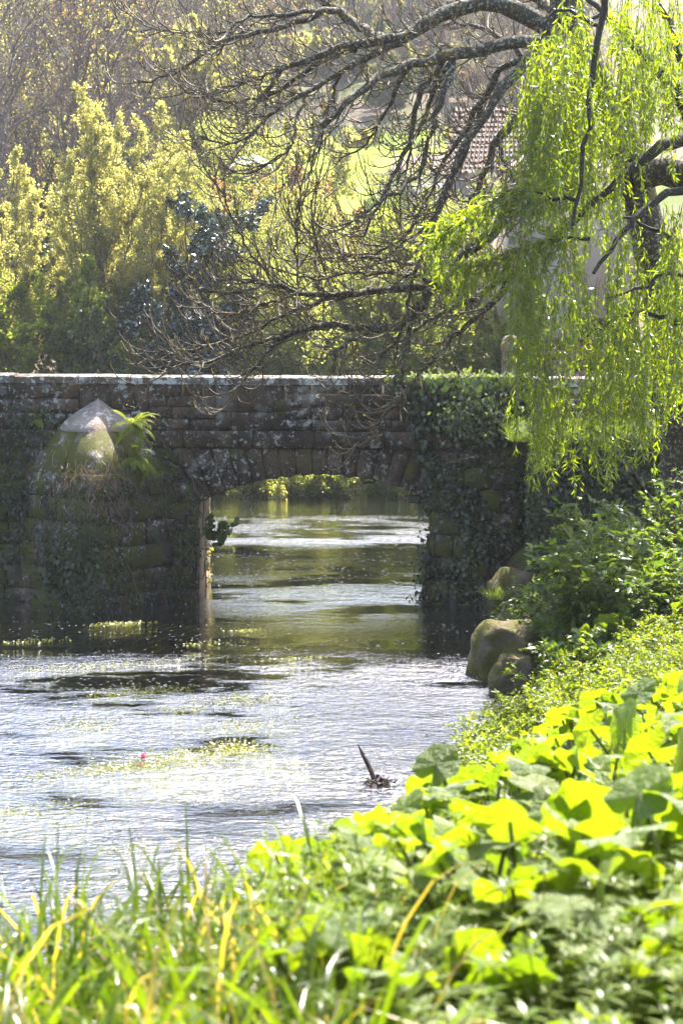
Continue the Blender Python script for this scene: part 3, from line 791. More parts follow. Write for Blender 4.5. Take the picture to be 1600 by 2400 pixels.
# grass on the ledge behind
def grass_mesh(r, n, xs, ys, zf, h0, h1, w=.006, lean=.35, k=5):
    X = r.uniform(*xs, n); Y = r.uniform(*ys, n)
    S = np.stack([X, Y, zf(X, Y)], 1)
    D = np.stack([r.normal(0, lean, n), r.normal(0, lean, n), np.ones(n)], 1)
    L = r.uniform(h0, h1, n)
    Pt = grow(r, S, D, L, k, .06, -.28, 1.5)
    Wd = np.stack([r.normal(size=n), r.normal(size=n) * .6, np.zeros(n)], 1); Wd = unit(Wd)
    ww = w * np.array([1, 1.0, .85, .55, .06])[:k]
    Lf = Pt - Wd[:, None] * ww[None, :, None]; Rt = Pt + Wd[:, None] * ww[None, :, None]
    V = np.stack([Lf, Rt], 2).reshape(-1, 3)
    idx = np.arange(n * k * 2).reshape(n, k, 2)
    q = np.stack([idx[:, :-1, 0], idx[:, :-1, 1], idx[:, 1:, 1], idx[:, 1:, 0]], -1).reshape(-1, 4)
    return V, q
V, q = grass_mesh(r, 5200, (2.5, 7.4), (26.3, 27.8), lambda X, Y: 2.58 + 0 * X, .12, .42, .006)
link('grass', mesh_np('grass', V, q), M['grass'], None, label='sunlit long grass on the ledge behind the bank wall', category='grass', kind='stuff')

# overgrowth on the left pier
n = 3200
def on_cut(r, n, zlo, zhi, bias=0.0):
    side = r.random(n) < .5; u = r.random(n); z = zlo + (zhi - zlo) * r.random(n)
    s = np.clip((z + .9) / (ZLED + .9), 0, 1)
    out = np.zeros((n, 3)); nr = np.zeros((n, 3))
    for i in range(n):
        l0, l1 = (base_l, led_l) if side[i] else (base_r, led_r)
        a = np.array(l0) + (np.array(l1) - np.array(l0)) * s[i]; b = np.array(base_n) + (np.array(led_n) - np.array(base_n)) * s[i]
        q_ = a + (b - a) * u[i]; nn = np.array([-1 if side[i] else 1, -1.0]); nn = nn / np.linalg.norm(nn)
        q_ = q_ + nn * abs(r.normal(0, .05)); out[i] = (q_[0], q_[1] + BY, z[i]); nr[i] = (nn[0], nn[1], .3)
    return out, nr
p, nr = on_cut(r, 3600, .0, 1.95)
kp = (np.sin(p[:, 0] * 3.1 + 1) + np.sin(p[:, 2] * 4.3 + p[:, 0] * 2) + r.normal(0, .7, len(p))) > .15
ivy_thing('creeper', 'dark leafy creeper over the sides of the pointed cutwater', 'creeper', p[kp], nr[kp], r, M['ivy'], (.025, .05))
def patch_cut(px, py, spx, spy, n, mat, size, label, cat, name, tpl=LEAF_O, Y=None, asp=(.6, .9)):
    pxx = r.normal(px, spx, n); pyy = r.normal(py, spy, n)
    kx = np.interp(pxx, [20, 222, 410], [0, 1, 0])
    Yv = (BY - 1.36 * kx - .05 - np.abs(r.normal(0, .06, n))) if Y is None else Y - np.abs(r.normal(0, .06, n))
    p = np.array([P(a, b, c) for a, b, c in zip(pxx, pyy, Yv)])
    p[:, 2] = np.maximum(p[:, 2], .03)
    return ivy_thing(name, label, cat, p, np.tile(NF, (n, 1)), r, mat, size, False, None, tpl, .6, asp)
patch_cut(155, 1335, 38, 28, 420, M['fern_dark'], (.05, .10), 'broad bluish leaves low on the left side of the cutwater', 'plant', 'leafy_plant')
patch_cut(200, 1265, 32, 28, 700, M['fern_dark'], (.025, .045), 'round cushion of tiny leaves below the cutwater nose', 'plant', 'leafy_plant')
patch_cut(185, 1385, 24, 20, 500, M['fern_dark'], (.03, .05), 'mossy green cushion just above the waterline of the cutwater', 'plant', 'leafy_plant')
patch_cut(70, 985, 30, 16, 130, M['fern_dark'], (.04, .075), 'small leafy sprigs growing from the parapet left of the cap', 'plant', 'leafy_plant', Y=BY - .1)
patch_cut(35, 1130, 45, 90, 600, M['ivy'], (.04, .07), 'thin dark ivy on the wall left of the cutwater', 'ivy', 'ivy', Y=BY - .03)
patch_cut(250, 1150, 70, 55, 900, M['drystem'], (.06, .16), 'dry reddish stems matted under the cutwater ledge', 'plant', 'dry_plant', LEAF_B, None, (.05, .09))
patch_cut(365, 1140, 28, 75, 420, M['ivy'], (.04, .07), 'dark trailing leaves between cutwater and arch', 'ivy', 'ivy', Y=BY - .05)
def wall_mat(label, px0, px1, py0, py1, n, mat, size, name='creeper', asp=(.6, .95), tpl=LEAF_O, thick=.06, thr=.1):
    pxx = r.uniform(px0, px1, n); pyy = r.uniform(py0, py1, n)
    kp = (np.sin(pxx * .045 + pyy * .02) + np.sin(pyy * .05 - pxx * .013) + r.normal(0, .8, n)) > thr
    pxx, pyy = pxx[kp], pyy[kp]
    p = np.array([P(a, b, BY - .03 - abs(c)) for a, b, c in zip(pxx, pyy, r.normal(0, thick, len(pxx)))]); p[:, 2] = np.maximum(p[:, 2], .03)
    return ivy_thing(name, label, name.replace('_', ' '), p, np.tile(NF, (len(p), 1)), r, mat, size, True, None, tpl, .6, asp)
wall_mat('small-leaved dark creeper between the cutwater and the arch opening', 330, 470, 1060, 1410, 1500, M['ivy'], (.025, .055))
wall_mat('small-leaved dark creeper on the wall left of the cutwater', -40, 110, 1010, 1415, 1300, M['ivy'], (.025, .055))
wall_mat('brown hanging rootlets beside the arch opening', 300, 468, 1040, 1400, 900, M['drystem'], (.08, .2), 'dry_plant', (.03, .06), LEAF_B)
p, nr = on_cut(r, 1500, .0, 1.9)
ivy_thing('moss', 'dull green moss coating the cutwater sides', 'moss', p, nr, r, M['fern_dark'], (.015, .035), False)
p, nr = on_but(r, 2600, .05, .95, .1, 2.35, .05); kp = np.sin(p[:, 0] * 5 + p[:, 2] * 3) + r.normal(0, .7, len(p)) > .3
ivy_thing('creeper', 'patchy dark ivy over the rounded right pier', 'creeper', p[kp], nr[kp], r, M['ivy'], (.035, .07))
# mosses as leafy cushions on the cutwater slope
def fern(r, name, loc, label, n, L, mat, aim=(0, -1, .5), spread=.9, droop=-.55, group=None):
    t = thing(name, loc, label, 'fern', group)
    D = unit(np.array(aim)[None] + spread * r.normal(size=(n, 3)))
    Ls = r.uniform(.6, 1.0, n) * L
    Pt = grow(r, np.zeros((n, 3)), D, Ls, 9, .04, droop, 1.2)
    k = 14
    for i in range(n):
        A = Acc()
        V, q = tubes(Pt[i], np.linspace(.006, .002, 9), 4); A.add(V, Q=q)
        tt = np.linspace(.14, .98, k); d = Pt[i]
        S = np.stack([np.interp(tt, np.linspace(0, 1, 9), d[:, a]) for a in range(3)], 1)
        T = unit(np.gradient(S, axis=0)); side = unit(np.cross(T, [0, 0, 1]) + 1e-6); up = np.cross(side, T)
        w_ = Ls[i] * .19 * np.sin(np.pi * np.clip(tt * .93 + .07, 0, 1)) ** .7
        for sg in (-1, 1):
            V, F = leaves(S, side * sg + T * .35 - up * .15, up + .1 * r.normal(size=up.shape), w_, Ls[i] * .04, LEAF_L)
            A.add(V, T=F)
        link('frond', A.mesh('frond'), mat, t)
    return t
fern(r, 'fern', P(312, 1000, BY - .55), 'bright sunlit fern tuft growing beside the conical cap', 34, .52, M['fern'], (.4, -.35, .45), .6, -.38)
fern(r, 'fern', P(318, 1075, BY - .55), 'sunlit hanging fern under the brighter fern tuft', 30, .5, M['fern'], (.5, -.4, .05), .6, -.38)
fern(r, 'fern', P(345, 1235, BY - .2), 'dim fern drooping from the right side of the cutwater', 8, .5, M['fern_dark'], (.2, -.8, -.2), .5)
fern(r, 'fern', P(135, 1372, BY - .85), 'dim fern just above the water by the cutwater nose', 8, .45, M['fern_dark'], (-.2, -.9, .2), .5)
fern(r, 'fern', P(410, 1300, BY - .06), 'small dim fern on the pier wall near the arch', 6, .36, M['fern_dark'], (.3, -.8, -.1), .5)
fern(r, 'fern', P(90, 985, BY - .1), 'small green fern left of the conical cap', 6, .3, M['fern'], (-.3, -.8, .2), .5)
# leafy shoot in the arch opening
sh = thing('fig_shoot', P(484, 1262, BY + .15), 'round-leaved green shoot sprouting from the left pier inside the arch', 'shoot')
k = 5
D = np.array([[1, -.3, .55], [1, -.2, .05], [.4, -.3, .9], [.7, -.4, -.3], [.2, -.5, .3]]); Ls = np.array([.42, .55, .36, .3, .3])
Pt = grow(r, np.zeros((k, 3)), D, Ls, 6, .1, .15)
V, q = tubes(Pt, taper(k, 6, .008, .003), 5); link('stem', mesh_np('stem', V, q, True), M['stalk'], sh)
S, T = along(r, Pt, 17, .03, .2)
fig_tpl = (np.array([[0, 0, 0]] + [[.5 - .5 * math.cos(a), .5 * math.sin(a), .05 * math.sin(2 * a)] for a in np.linspace(.35, 2 * math.pi - .35, 11)]), np.array([[0, i, i + 1] for i in range(1, 11)]))
for i in range(len(S)):
    V, F = leaves(S[i:i + 1], (T[i] + .8 * r.normal(size=3))[None], (np.array([.1, -.8, .6]) + .4 * r.normal(size=3))[None], np.array([r.uniform(.07, .12)]), np.array([r.uniform(.07, .11)]), fig_tpl)
    link('leaf', mesh_np('leaf', V, F), M['elder'], sh)
n = 60; p = np.stack([XL + .03 + np.abs(r.normal(0, .03, n)), BY + r.uniform(.2, 2.0, n), r.uniform(.1, 1.0, n)], 1)
ivy_thing('wall_sprigs', 'tiny sunlit sprigs on the inner face of the left pier', 'plant', p, np.tile([1, -.3, .4], (n, 1)), r, M['fern'], (.03, .07), False)

# ------------------------------------------------------------------ rocks and river things
def boulder(loc, sx, sy, sz, seed, label):
    import bmesh
    from mathutils import noise as mn
    bm = bmesh.new(); bmesh.ops.create_icosphere(bm, subdivisions=4, radius=1)
    for v in bm.verts:
        d = v.co.normalized(); o = Vector((seed * 3.1, seed * 1.7, 0))
        f = 1 + .42 * mn.noise(d * 1.2 + o) + .20 * mn.noise(d * 2.5 + o) + .07 * mn.noise(d * 6 + o)
        q_ = d * f
        q_ = Vector((math.copysign(abs(q_.x) ** .8, q_.x), math.copysign(abs(q_.y) ** .8, q_.y), math.copysign(abs(q_.z) ** .85, q_.z)))
        v.co = (q_.x * sx, q_.y * sy, q_.z * sz)
    for f in bm.faces: f.smooth = True
    me = bpy.data.meshes.new('boulder'); bm.to_mesh(me); bm.free()
    o = link('boulder', me, M['boulder'], None, label=label, category='boulder'); o.location = loc
    return o
def water_pt(px, py):
    d = P(px, py, 1.0) - np.array([0, 0, EYE]); return np.array([0, 0, EYE]) + d * (EYE / -d[2])
b1 = water_pt(1190, 1455); boulder((b1[0] + .10, b1[1] + .3, .22), .36, .45, .46, 1, 'squat boulder with a grass tuft beside the right pier')
b2 = water_pt(1180, 1590); boulder((b2[0] + .09, b2[1] + .35, .15), .45, .5, .43, 2, 'largest rounded boulder with golden moss at the water edge')
b3 = water_pt(1190, 1622); boulder((b3[0] + .07, b3[1] + .02, .09), .29, .32, .32, 3, 'smaller grey boulder leaning against the largest one')
tf = thing('grass_tuft', P(1165, 1400, b1[1] - .1), 'bright grass tuft on the boulder beside the right pier', 'grass')
V, q = grass_mesh(r, 120, (-.12, .12), (-.1, .1), lambda X, Y: 0 * X - .03, .15, .32, .005, .6)
link('blades', mesh_np('blades', V, q), M['grass'], tf, kind='stuff')
# stick with drifted debris
s0 = water_pt(884, 1838)
st = thing('stick', (s0[0], s0[1], 0), 'slanting dark broken stick standing in the river', 'stick')
top = P(840, 1748, s0[1] + .1) - s0
Pt = resample(np.array([[-.0, 0, -.3] , [0, 0, 0], top * .5 + [.004, 0, 0], top]), 9)
V, q = tubes(Pt, np.array([.028, .027, .026, .025, .024, .023, .021, .018, .006]), 8); link('shaft', mesh_np('shaft', V, q, True), M['wood'], st)
dbt = thing('drift_debris', (s0[0], s0[1], 0), 'clump of twigs and leaves caught round the slanting stick', 'debris')
k = 20; S = np.stack([r.normal(0, .05, k), r.normal(0, .07, k), np.abs(r.normal(.01, .015, k))], 1)
Pt = grow(r, S, np.stack([r.normal(0, 1, k), r.normal(0, .6, k), r.normal(.15, .35, k)], 1), r.uniform(.06, .17, k), 5, .15, -.1)
V, q = tubes(Pt, taper(k, 5, .006, .003), 4); A = Acc(); A.add(V, Q=q)
k = 120; S = np.stack([r.normal(0, .06, k), r.normal(0, .08, k), np.abs(r.normal(.01, .02, k))], 1)
V, F = leaves(S, r.normal(size=(k, 3)) * [1, 1, .3], np.tile([0, 0, 1.0], (k, 1)) + .5 * r.normal(size=(k, 3)), r.uniform(.03, .08, k), r.uniform(.02, .04, k), LEAF_O); A.add(V, T=F)
link('clump', A.mesh('clump'), M['wood'], dbt)
# drowned twig by the bank
tw = water_pt(1010, 1835)
Pt = grow(r, np.tile(tw + [.1, 0, 0], (4, 1)), np.array([[-1, -.1, -.12], [-.9, .2, .15], [-1, -.4, .02], [-.6, .1, .3]]), np.array([.55, .4, .3, .25]), 6, .1)
V, q = tubes(Pt, taper(4, 6, .009, .003), 5); link('fallen_twig', mesh_np('fallen_twig', V, q), M['wood'], None, label='thin dark twig reaching from the bank into the water', category='twig')
# red blossom afloat
fp = water_pt(333, 1782)
bl = thing('floating_blossom', (fp[0], fp[1], .01), 'small crimson blossom floating on the river weed', 'flower')
for i in range(9):
    a = i * 2.4; V, F = leaves(np.array([[0, 0, .004 * i]]), np.array([[math.cos(a), math.sin(a), .35 + .05 * i]]), np.array([[-math.cos(a), -math.sin(a), 1.2]]), np.array([.055]), np.array([.05]), LEAF_O)
    link('petal', mesh_np('petal', V, F), M['petal'], bl)
# water weed beds
def weed(px, py, ln, wd, n, seed, up=.35, ang=.55):
    """bed of streaming crowfoot: ribbons just below and tips just above the surface"""
    r = rng_(seed); c = water_pt(px, py)
    t = thing('water_weed', (c[0], c[1], 0), 'yellow-green bed of water weed trailing in the current', 'water weed', 'beds of trailing water weed in the river')
    fd = np.array([math.sin(ang), -math.cos(ang), 0.0]) if False else np.array([-math.cos(ang * .6), -math.sin(ang * .6), 0.0])
    sd = np.array([-fd[1], fd[0], 0])
    a = r.normal(0, ln * .33, n); b = r.normal(0, wd * .4, n)
    S = a[:, None] * fd + b[:, None] * sd
    S[:, 2] = r.uniform(-.16, -.012, n)
    D = fd + .25 * r.normal(size=(n, 3)) * [1, 1, .05]
    Pt = grow(r, S, D, r.uniform(.15, .45, n), 5, .12)
    Pt[:, :, 2] = S[:, 2:3] + .012 * np.sin(np.arange(5) * 1.4)[None]
    V, F = leaves(Pt[:, 0], Pt[:, -1] - Pt[:, 0], np.tile([0, 0, 1.0], (n, 1)) + .2 * r.normal(size=(n, 3)), np.linalg.norm(Pt[:, -1] - Pt[:, 0], axis=1), r.uniform(.015, .04, n), LEAF_L)
    A = Acc(); A.add(V, T=F)
    m = int(n * up)
    a = r.normal(0, ln * .36, m); b = r.normal(0, wd * .4, m); S = a[:, None] * fd + b[:, None] * sd
    S[:, 2] = .004
    D = fd[None] * .9 + r.normal(size=(m, 3)) * [.5, .5, .08] + [0, 0, .14]
    V, F = leaves(S, D, np.tile([0, 0, 1.0], (m, 1)) + .4 * r.normal(size=(m, 3)), r.uniform(.015, .045, m), r.uniform(.008, .018, m), LEAF_D); A.add(V, T=F)
    link('foliage', A.mesh('foliage'), M['weed'], t, kind='stuff')
for i, (px, py, ln, wd, n, up) in enumerate([
        (280, 1462, .55, .25, 420, .6), (480, 1470, .9, .5, 260, .0), (580, 1478, .35, .15, 160, .6), (740, 1455, .9, .25, 160, .03), (500, 1508, .9, .3, 260, .3), (90, 1460, .8, .3, 160, .03),
        (250, 1560, 1.8, .3, 600, .6), (120, 1640, 1.2, .5, 600, .05), (340, 1622, .8, .5, 500, .9), (450, 1660, .8, .25, 350, .4), (690, 1545, .8, .2, 220, .5),
        (210, 1695, .6, .6, 420, .7), (450, 1668, .8, .2, 250, .3), (560, 1640, .8, .5, 600, .8), (660, 1705, .7, .5, 400, .2), (520, 1712, .6, .3, 250, .2),
        (430, 1775, 1.0, .5, 800, .9), (300, 1800, .9, .35, 600, .8), (560, 1755, .5, .5, 500, .9), (100, 1820, .8, .25, 300, .5), (380, 1830, .7, .25, 250, .3),
        (60, 1900, .8, .4, 350, .5), (170, 1930, .6, .25, 200, .2), (560, 1700, .4, .4, 200, .6), (40, 1505, 1.0, .3, 300, .3), (300, 1985, .6, .3, 260, .4), (700, 1790, .5, .2, 160, .3)]):
    weed(px, py, ln, wd, n, 300 + i, up)

# ------------------------------------------------------------------ bare tree reaching over the river
r = rng_(77)
TY = 24.0
limbs = [  # photograph outline of each limb, width at start and end (photo pixels), depth change along it
 ([(1640, 1330), (1600, 1000), (1545, 620), (1450, 300), (1366, 134), (1335, 60), (1317, -10), (1300, -160)], 130, 55, .8, .0),
 ([(1345, 110), (1309, 88), (1271, 54), (1229, 27), (1183, 10), (1137, 6), (1091, 8), (1049, 19), (1014, 42), (984, 73), (945, 88), (896, 98), (836, 115), (759, 117), (702, 138), (664, 161), (629, 207), (602, 237)], 50, 9, .0, -.8),
 ([(1330, 110), (1297, 103), (1240, 96), (1183, 103), (1125, 115), (1075, 122), (1030, 134), (991, 145), (934, 157), (888, 176), (850, 203), (823, 245), (800, 264), (752, 295)], 36, 13, .0, -1.6),
 ([(1335, 120), (1301, 119), (1240, 134), (1213, 153), (1183, 195), (1156, 233), (1129, 275), (1106, 318), (1083, 364), (1060, 402), (1036, 449), (1023, 490), (1015, 552), (982, 615)], 27, 7, -.1, -1.8),
 ([(1330, 125), (1217, 122), (1175, 153), (1144, 195), (1129, 237), (1106, 287), (1083, 318), (1053, 356), (1037, 387), (1014, 421), (1000, 470), (960, 540)], 22, 6, .1, .7),
 ([(1390, 180), (1330, 200), (1259, 237), (1221, 268), (1167, 325), (1148, 364), (1141, 402), (1118, 449), (1098, 490), (1081, 519)], 34, 9, .2, 1.0),
 ([(1450, 300), (1360, 350), (1264, 424), (1230, 457), (1176, 523), (1106, 585), (1065, 627), (1023, 664), (982, 710), (960, 745)], 44, 20, .4, -.6),
 ([(1500, 420), (1380, 480), (1255, 585), (1201, 639), (1185, 656), (1160, 673), (1098, 706), (1023, 735), (982, 760), (940, 800)], 34, 7, .5, -.3),
 ([(1201, 645), (1185, 677), (1148, 714), (1102, 760), (1048, 797), (1011, 847), (965, 892), (940, 930)], 17, 5, .2, -.6),
 ([(1010, 670), (951, 682), (877, 678), (806, 693), (765, 691), (723, 699), (673, 674), (624, 664), (582, 653), (524, 657)], 20, 5, -.3, -1.6),
 ([(673, 674), (624, 664), (582, 682), (528, 690), (462, 678), (430, 640)], 9, 4, -1.3, -2.2),
 ([(985, 712), (943, 774), (868, 778), (847, 765), (785, 763), (723, 761), (673, 776), (640, 807), (607, 848), (582, 886), (536, 923)], 20, 5, -.6, -1.4),
 ([(723, 765), (673, 790), (557, 811), (507, 840), (433, 852), (362, 865)], 11, 4, -1.0, -2.0),
 ([(820, 692), (744, 707), (657, 740), (566, 798), (516, 803), (433, 827), (371, 819)], 10, 4, -.8, -.2),
 ([(975, 715), (957, 780), (948, 847), (936, 896), (935, 925), (918, 965), (889, 999), (826, 1056)], 12, 5, -.6, -1.3),
 ([(1040, 135), (1030, 153), (991, 214), (972, 268), (965, 325), (945, 364), (926, 413), (903, 444), (874, 490), (832, 523), (803, 527)], 17, 5, -.3, -1.2),
 ([(1085, 122), (1068, 138), (1030, 172), (1014, 230), (984, 287), (968, 337), (950, 400), (930, 430)], 14, 5, -.3, .8),
 ([(900, 95), (876, 84), (850, 67), (800, 31), (782, 19), (751, 0), (720, -40)], 24, 14, -.4, .6),
 ([(790, 25), (774, 23), (740, 27), (663, 36), (575, 38), (545, 54), (520, 90)], 15, 5, 0, -.8),
 ([(770, 18), (751, 31), (683, 57), (606, 77), (537, 92), (484, 122), (434, 153), (407, 176), (369, 191), (323, 191)], 14, 4, 0, 1.2),
 ([(836, 115), (790, 128), (752, 145), (702, 180), (667, 207), (620, 228), (568, 237), (530, 230), (476, 233)], 16, 4, -.4, .8),
 ([(940, 100), (897, 119), (851, 138), (797, 168), (759, 191), (721, 218), (675, 237), (644, 260), (595, 302), (560, 337), (507, 341), (468, 318)], 17, 4, -.4, -1.3),
 ([(606, 77), (540, 80), (470, 78), (420, 78), (360, 70), (315, 40)], 8, 3, .4, 1.4),
 ([(664, 161), (600, 190), (540, 200), (480, 220), (430, 210)], 8, 3, -.6, .6),
 ([(1167, 325), (1170, 360), (1210, 430), (1228, 470)], 13, 6, .4, -.3),
 ([(1230, 140), (1190, 100), (1130, 60), (1080, 60), (1020, 20)], 16, 5, .4, 1.6),
 ([(1320, 40), (1260, 0), (1200, -30)], 30, 16, .1, .8),
 ([(1065, 627), (1010, 640), (960, 620), (900, 610), (840, 600), (780, 610), (720, 600)], 12, 4, .1, 1.2),
 ([(1023, 664), (960, 640), (880, 640), (800, 645), (740, 660), (680, 640)], 11, 4, -.2, -1.8),
 ([(960, 540), (920, 580), (860, 600), (800, 590), (740, 560)], 8, 3, .5, 1.4),
 ([(700, 690), (600, 720), (560, 740), (500, 730), (440, 690)], 7, 3, -.9, -.5),
 ([(870, 775), (820, 800), (780, 830), (740, 850)], 9, 4, -.7, -1.5),
 ([(1060, 128), (1045, 200), (1020, 280), (1005, 340), (985, 400), (960, 440), (905, 455), (870, 500), (850, 560)], 16, 5, -.5, -1.6),
 ([(1129, 250), (1100, 330), (1070, 400), (1040, 470), (1010, 520), (960, 570), (910, 590), (860, 640)], 15, 5, .6, 1.3),
 ([(960, 150), (930, 200), (905, 260), (880, 310), (850, 350), (800, 370)], 11, 4, -.5, .4),
 ([(720, 218), (700, 260), (690, 310), (680, 350), (640, 380), (600, 390)], 8, 3, -.6, -1.5),
 ([(797, 168), (780, 220), (765, 280), (750, 340), (730, 380)], 9, 3, -.5, .3),
 ([(1148, 364), (1160, 420), (1130, 470), (1080, 500), (1040, 560)], 14, 5, .7, .2),
 ([(982, 615), (960, 680), (950, 740), (930, 800), (890, 840), (850, 850)], 9, 4, -1.6, -1.0),
 ([(780, 690), (750, 600), (735, 540), (728, 470)], 6, 3, -.5, -.6), ([(640, 665), (590, 600), (560, 540), (530, 470), (500, 420)], 6, 3, -1.2, -1.6),
 ([(700, 690), (690, 560), (705, 460), (700, 400)], 6, 3, -.7, -1.0),
]
Pk = 18
LP = []; LR = []
for pts, w0, w1, y0, y1 in limbs:
    a = resample(np.array(pts, float), Pk)
    s = np.linspace(0, 1, Pk)
    Y = TY + y0 + (y1 - y0) * s + .12 * np.sin(s * 7 + w0)
    p3 = np.array([P(q[0], q[1], yy) for q, yy in zip(a, Y)])
    L_ = np.linalg.norm(np.diff(p3, axis=0), axis=1).sum()
    p3[1:-1] += r.normal(0, .008 * min(L_, 2.5), (Pk - 2, 3))
    rr = (w0 * (1 - s) ** 1.15 + w1 * (1 - (1 - s) ** 1.15)) / 2 / 168
    LP.append(p3); LR.append(rr * (1 + .08 * r.normal(size=Pk)))
LP = np.array(LP); LR = np.array(LR)
tz = gz(LP[0, 0, 0], LP[0, 0, 1])
LP[0, 0, 2] = tz - .2
broot = LP[0, 0].copy()
bt = thing('bare_tree', broot, 'leafless lichen-covered tree with long limbs arching over the river', 'tree')
V, q = tubes(LP[0:1] - broot, LR[0:1], 12); link('trunk', mesh_np('trunk', V, q, True), M['bark'], bt)
for i in range(1, len(LP)):
    V, q = tubes(LP[i:i + 1] - broot, LR[i:i + 1], 8)
    link('limb', mesh_np('limb', V, q, True), M['bark'], bt)
LL = np.linalg.norm(np.diff(LP, axis=1), axis=2).sum(1)
S_, D_, T_, G_ = [], [], [], []
for i in range(1, len(LP)):
    m = int(LL[i] * 8.5)
    t0 = .25 if limbs[i][1] > 18 else .05
    s, d, l = spawn(r, LP[i:i + 1], LL[i:i + 1], m, t0, 1.0, .3, .95, .0, 0, 0)
    S_.append(s); D_.append(d)
S1 = np.concatenate(S_); D1 = np.concatenate(D_)
D1 = unit(D1 * [1, .8, .9] + [-.15, 0, -.08]); n1 = len(S1)
L1 = r.uniform(.28, .95, n1)
T1 = grow(r, S1, D1, L1, 8, .08, .7, 1.9)
s2, d2, l2 = spawn(r, T1, L1, 2, .25, .95, .4, .95, .4, .75, .3)
d2 = unit(d2 + [0, 0, -.1]); T2 = grow(r, s2, d2, l2, 6, .08, .8, 1.5)
sel = r.random(len(T2)) < .4
s3, d3, l3 = spawn(r, T2[sel], l2[sel], 2, .3, .9, .4, .9, .4, .7, .3)
T3 = grow(r, s3, d3, l3, 5, .08, .6, 1.2)
A = Acc()
for Tt, ra, rb, sd in ((T1, .011, .006, 5), (T2, .0082, .0055, 4), (T3, .0068, .005, 4)):
    V, q = tubes(Tt - broot, taper(len(Tt), Tt.shape[1], ra, rb), sd); A.add(V, Q=q)
link('twigs', A.mesh('twigs', True), M['twig'], bt)
ends = np.concatenate([T1[:, -1], T2[:, -1], T3[:, -1]]); ed = np.concatenate([T1[:, -1] - T1[:, -2], T2[:, -1] - T2[:, -2], T3[:, -1] - T3[:, -2]])
keep = r.random(len(ends)) < .55; ends, ed = ends[keep], ed[keep]
A = Acc()
for _ in range(2):
    V, F = leaves(ends - broot, ed / np.linalg.norm(ed, axis=1, keepdims=True) + .25 * r.normal(size=ends.shape), r.normal(size=ends.shape), r.uniform(.02, .045, len(ends)), r.uniform(.009, .016, len(ends)), LEAF_D); A.add(V, T=F)
link('buds', A.mesh('buds'), M['bud'], bt)

# ------------------------------------------------------------------ weeping willow on the right bank
r = rng_(91)
WYd = 22.0
wl = [([(1900, 1500), (1850, 1100), (1780, 700), (1680, 420), (1560, 370), (1495, 360), (1480, 420)], 150, 60, 0, .4),
      ([(1680, 400), (1600, 310), (1540, 350), (1450, 420), (1380, 480), (1330, 540)], 40, 8, 0, -.6),
      ([(1660, 380), (1590, 220), (1500, 120), (1420, 40), (1340, -40)], 40, 10, 0, 1.0),
      ([(1420, -80), (1410, 40), (1395, 130), (1375, 240), (1370, 330), (1365, 420), (1350, 470), (1340, 530)], 17, 8, -1.2, -1.4),
      ([(1700, 480), (1600, 440), (1520, 470), (1450, 560), (1390, 640)], 26, 8, .2, -.8),
      ([(1740, 650), (1650, 600), (1560, 560), (1500, 520), (1460, 510)], 22, 6, 0, .6),
      ([(1350, 470), (1300, 460), (1240, 440), (1150, 470), (1080, 520), (1030, 560)], 10, 4, -1.2, -.6),
      ([(1380, 560), (1300, 560), (1220, 580), (1120, 620), (1050, 620)], 9, 4, -.7, .2),
      ([(1700, 300), (1600, 140), (1560, 40), (1500, -60)], 30, 12, .4, .6),
      ([(1420, 30), (1340, 60), (1290, 110), (1250, 160)], 12, 4, 1.0, .6),
      ([(1600, 760), (1500, 730), (1420, 760), (1360, 800)], 12, 4, -.5, -.8), ([(1760, 800), (1640, 640), (1560, 640), (1480, 690), (1420, 700)], 14, 5, -.3, -1.0),
      ([(1400, 60), (1330, 20), (1290, 30), (1262, 100)], 10, 4, -.9, -.9)]
WP = []; WR = []
for pts, w0, w1, y0, y1 in wl:
    a = resample(np.array(pts, float), 14); s = np.linspace(0, 1, 14)
    Y = WYd + y0 + (y1 - y0) * s
    p3 = np.array([P(q_[0], q_[1], yy) for q_, yy in zip(a, Y)]); p3[1:-1] += r.normal(0, .02, (12, 3))
    WP.append(p3); WR.append((w0 * (1 - s) + w1 * s) / 2 / 190)
WP = np.array(WP); WR = np.array(WR)
WP[0, 0, 2] = gz(WP[0, 0, 0], WP[0, 0, 1]) - .2
wroot = WP[0, 0].copy()
wt = thing('weeping_willow', wroot, 'weeping willow with bright yellow-green hanging curtains by the bank wall', 'tree')
V, q = tubes(WP[:1] - wroot, WR[:1], 12); link('trunk', mesh_np('trunk', V, q, True), M['bark'], wt)
for i in range(1, len(WP)):
    V, q = tubes(WP[i:i + 1] - wroot, WR[i:i + 1], 7); link('limb', mesh_np('limb', V, q, True), M['bark_dark'], wt)
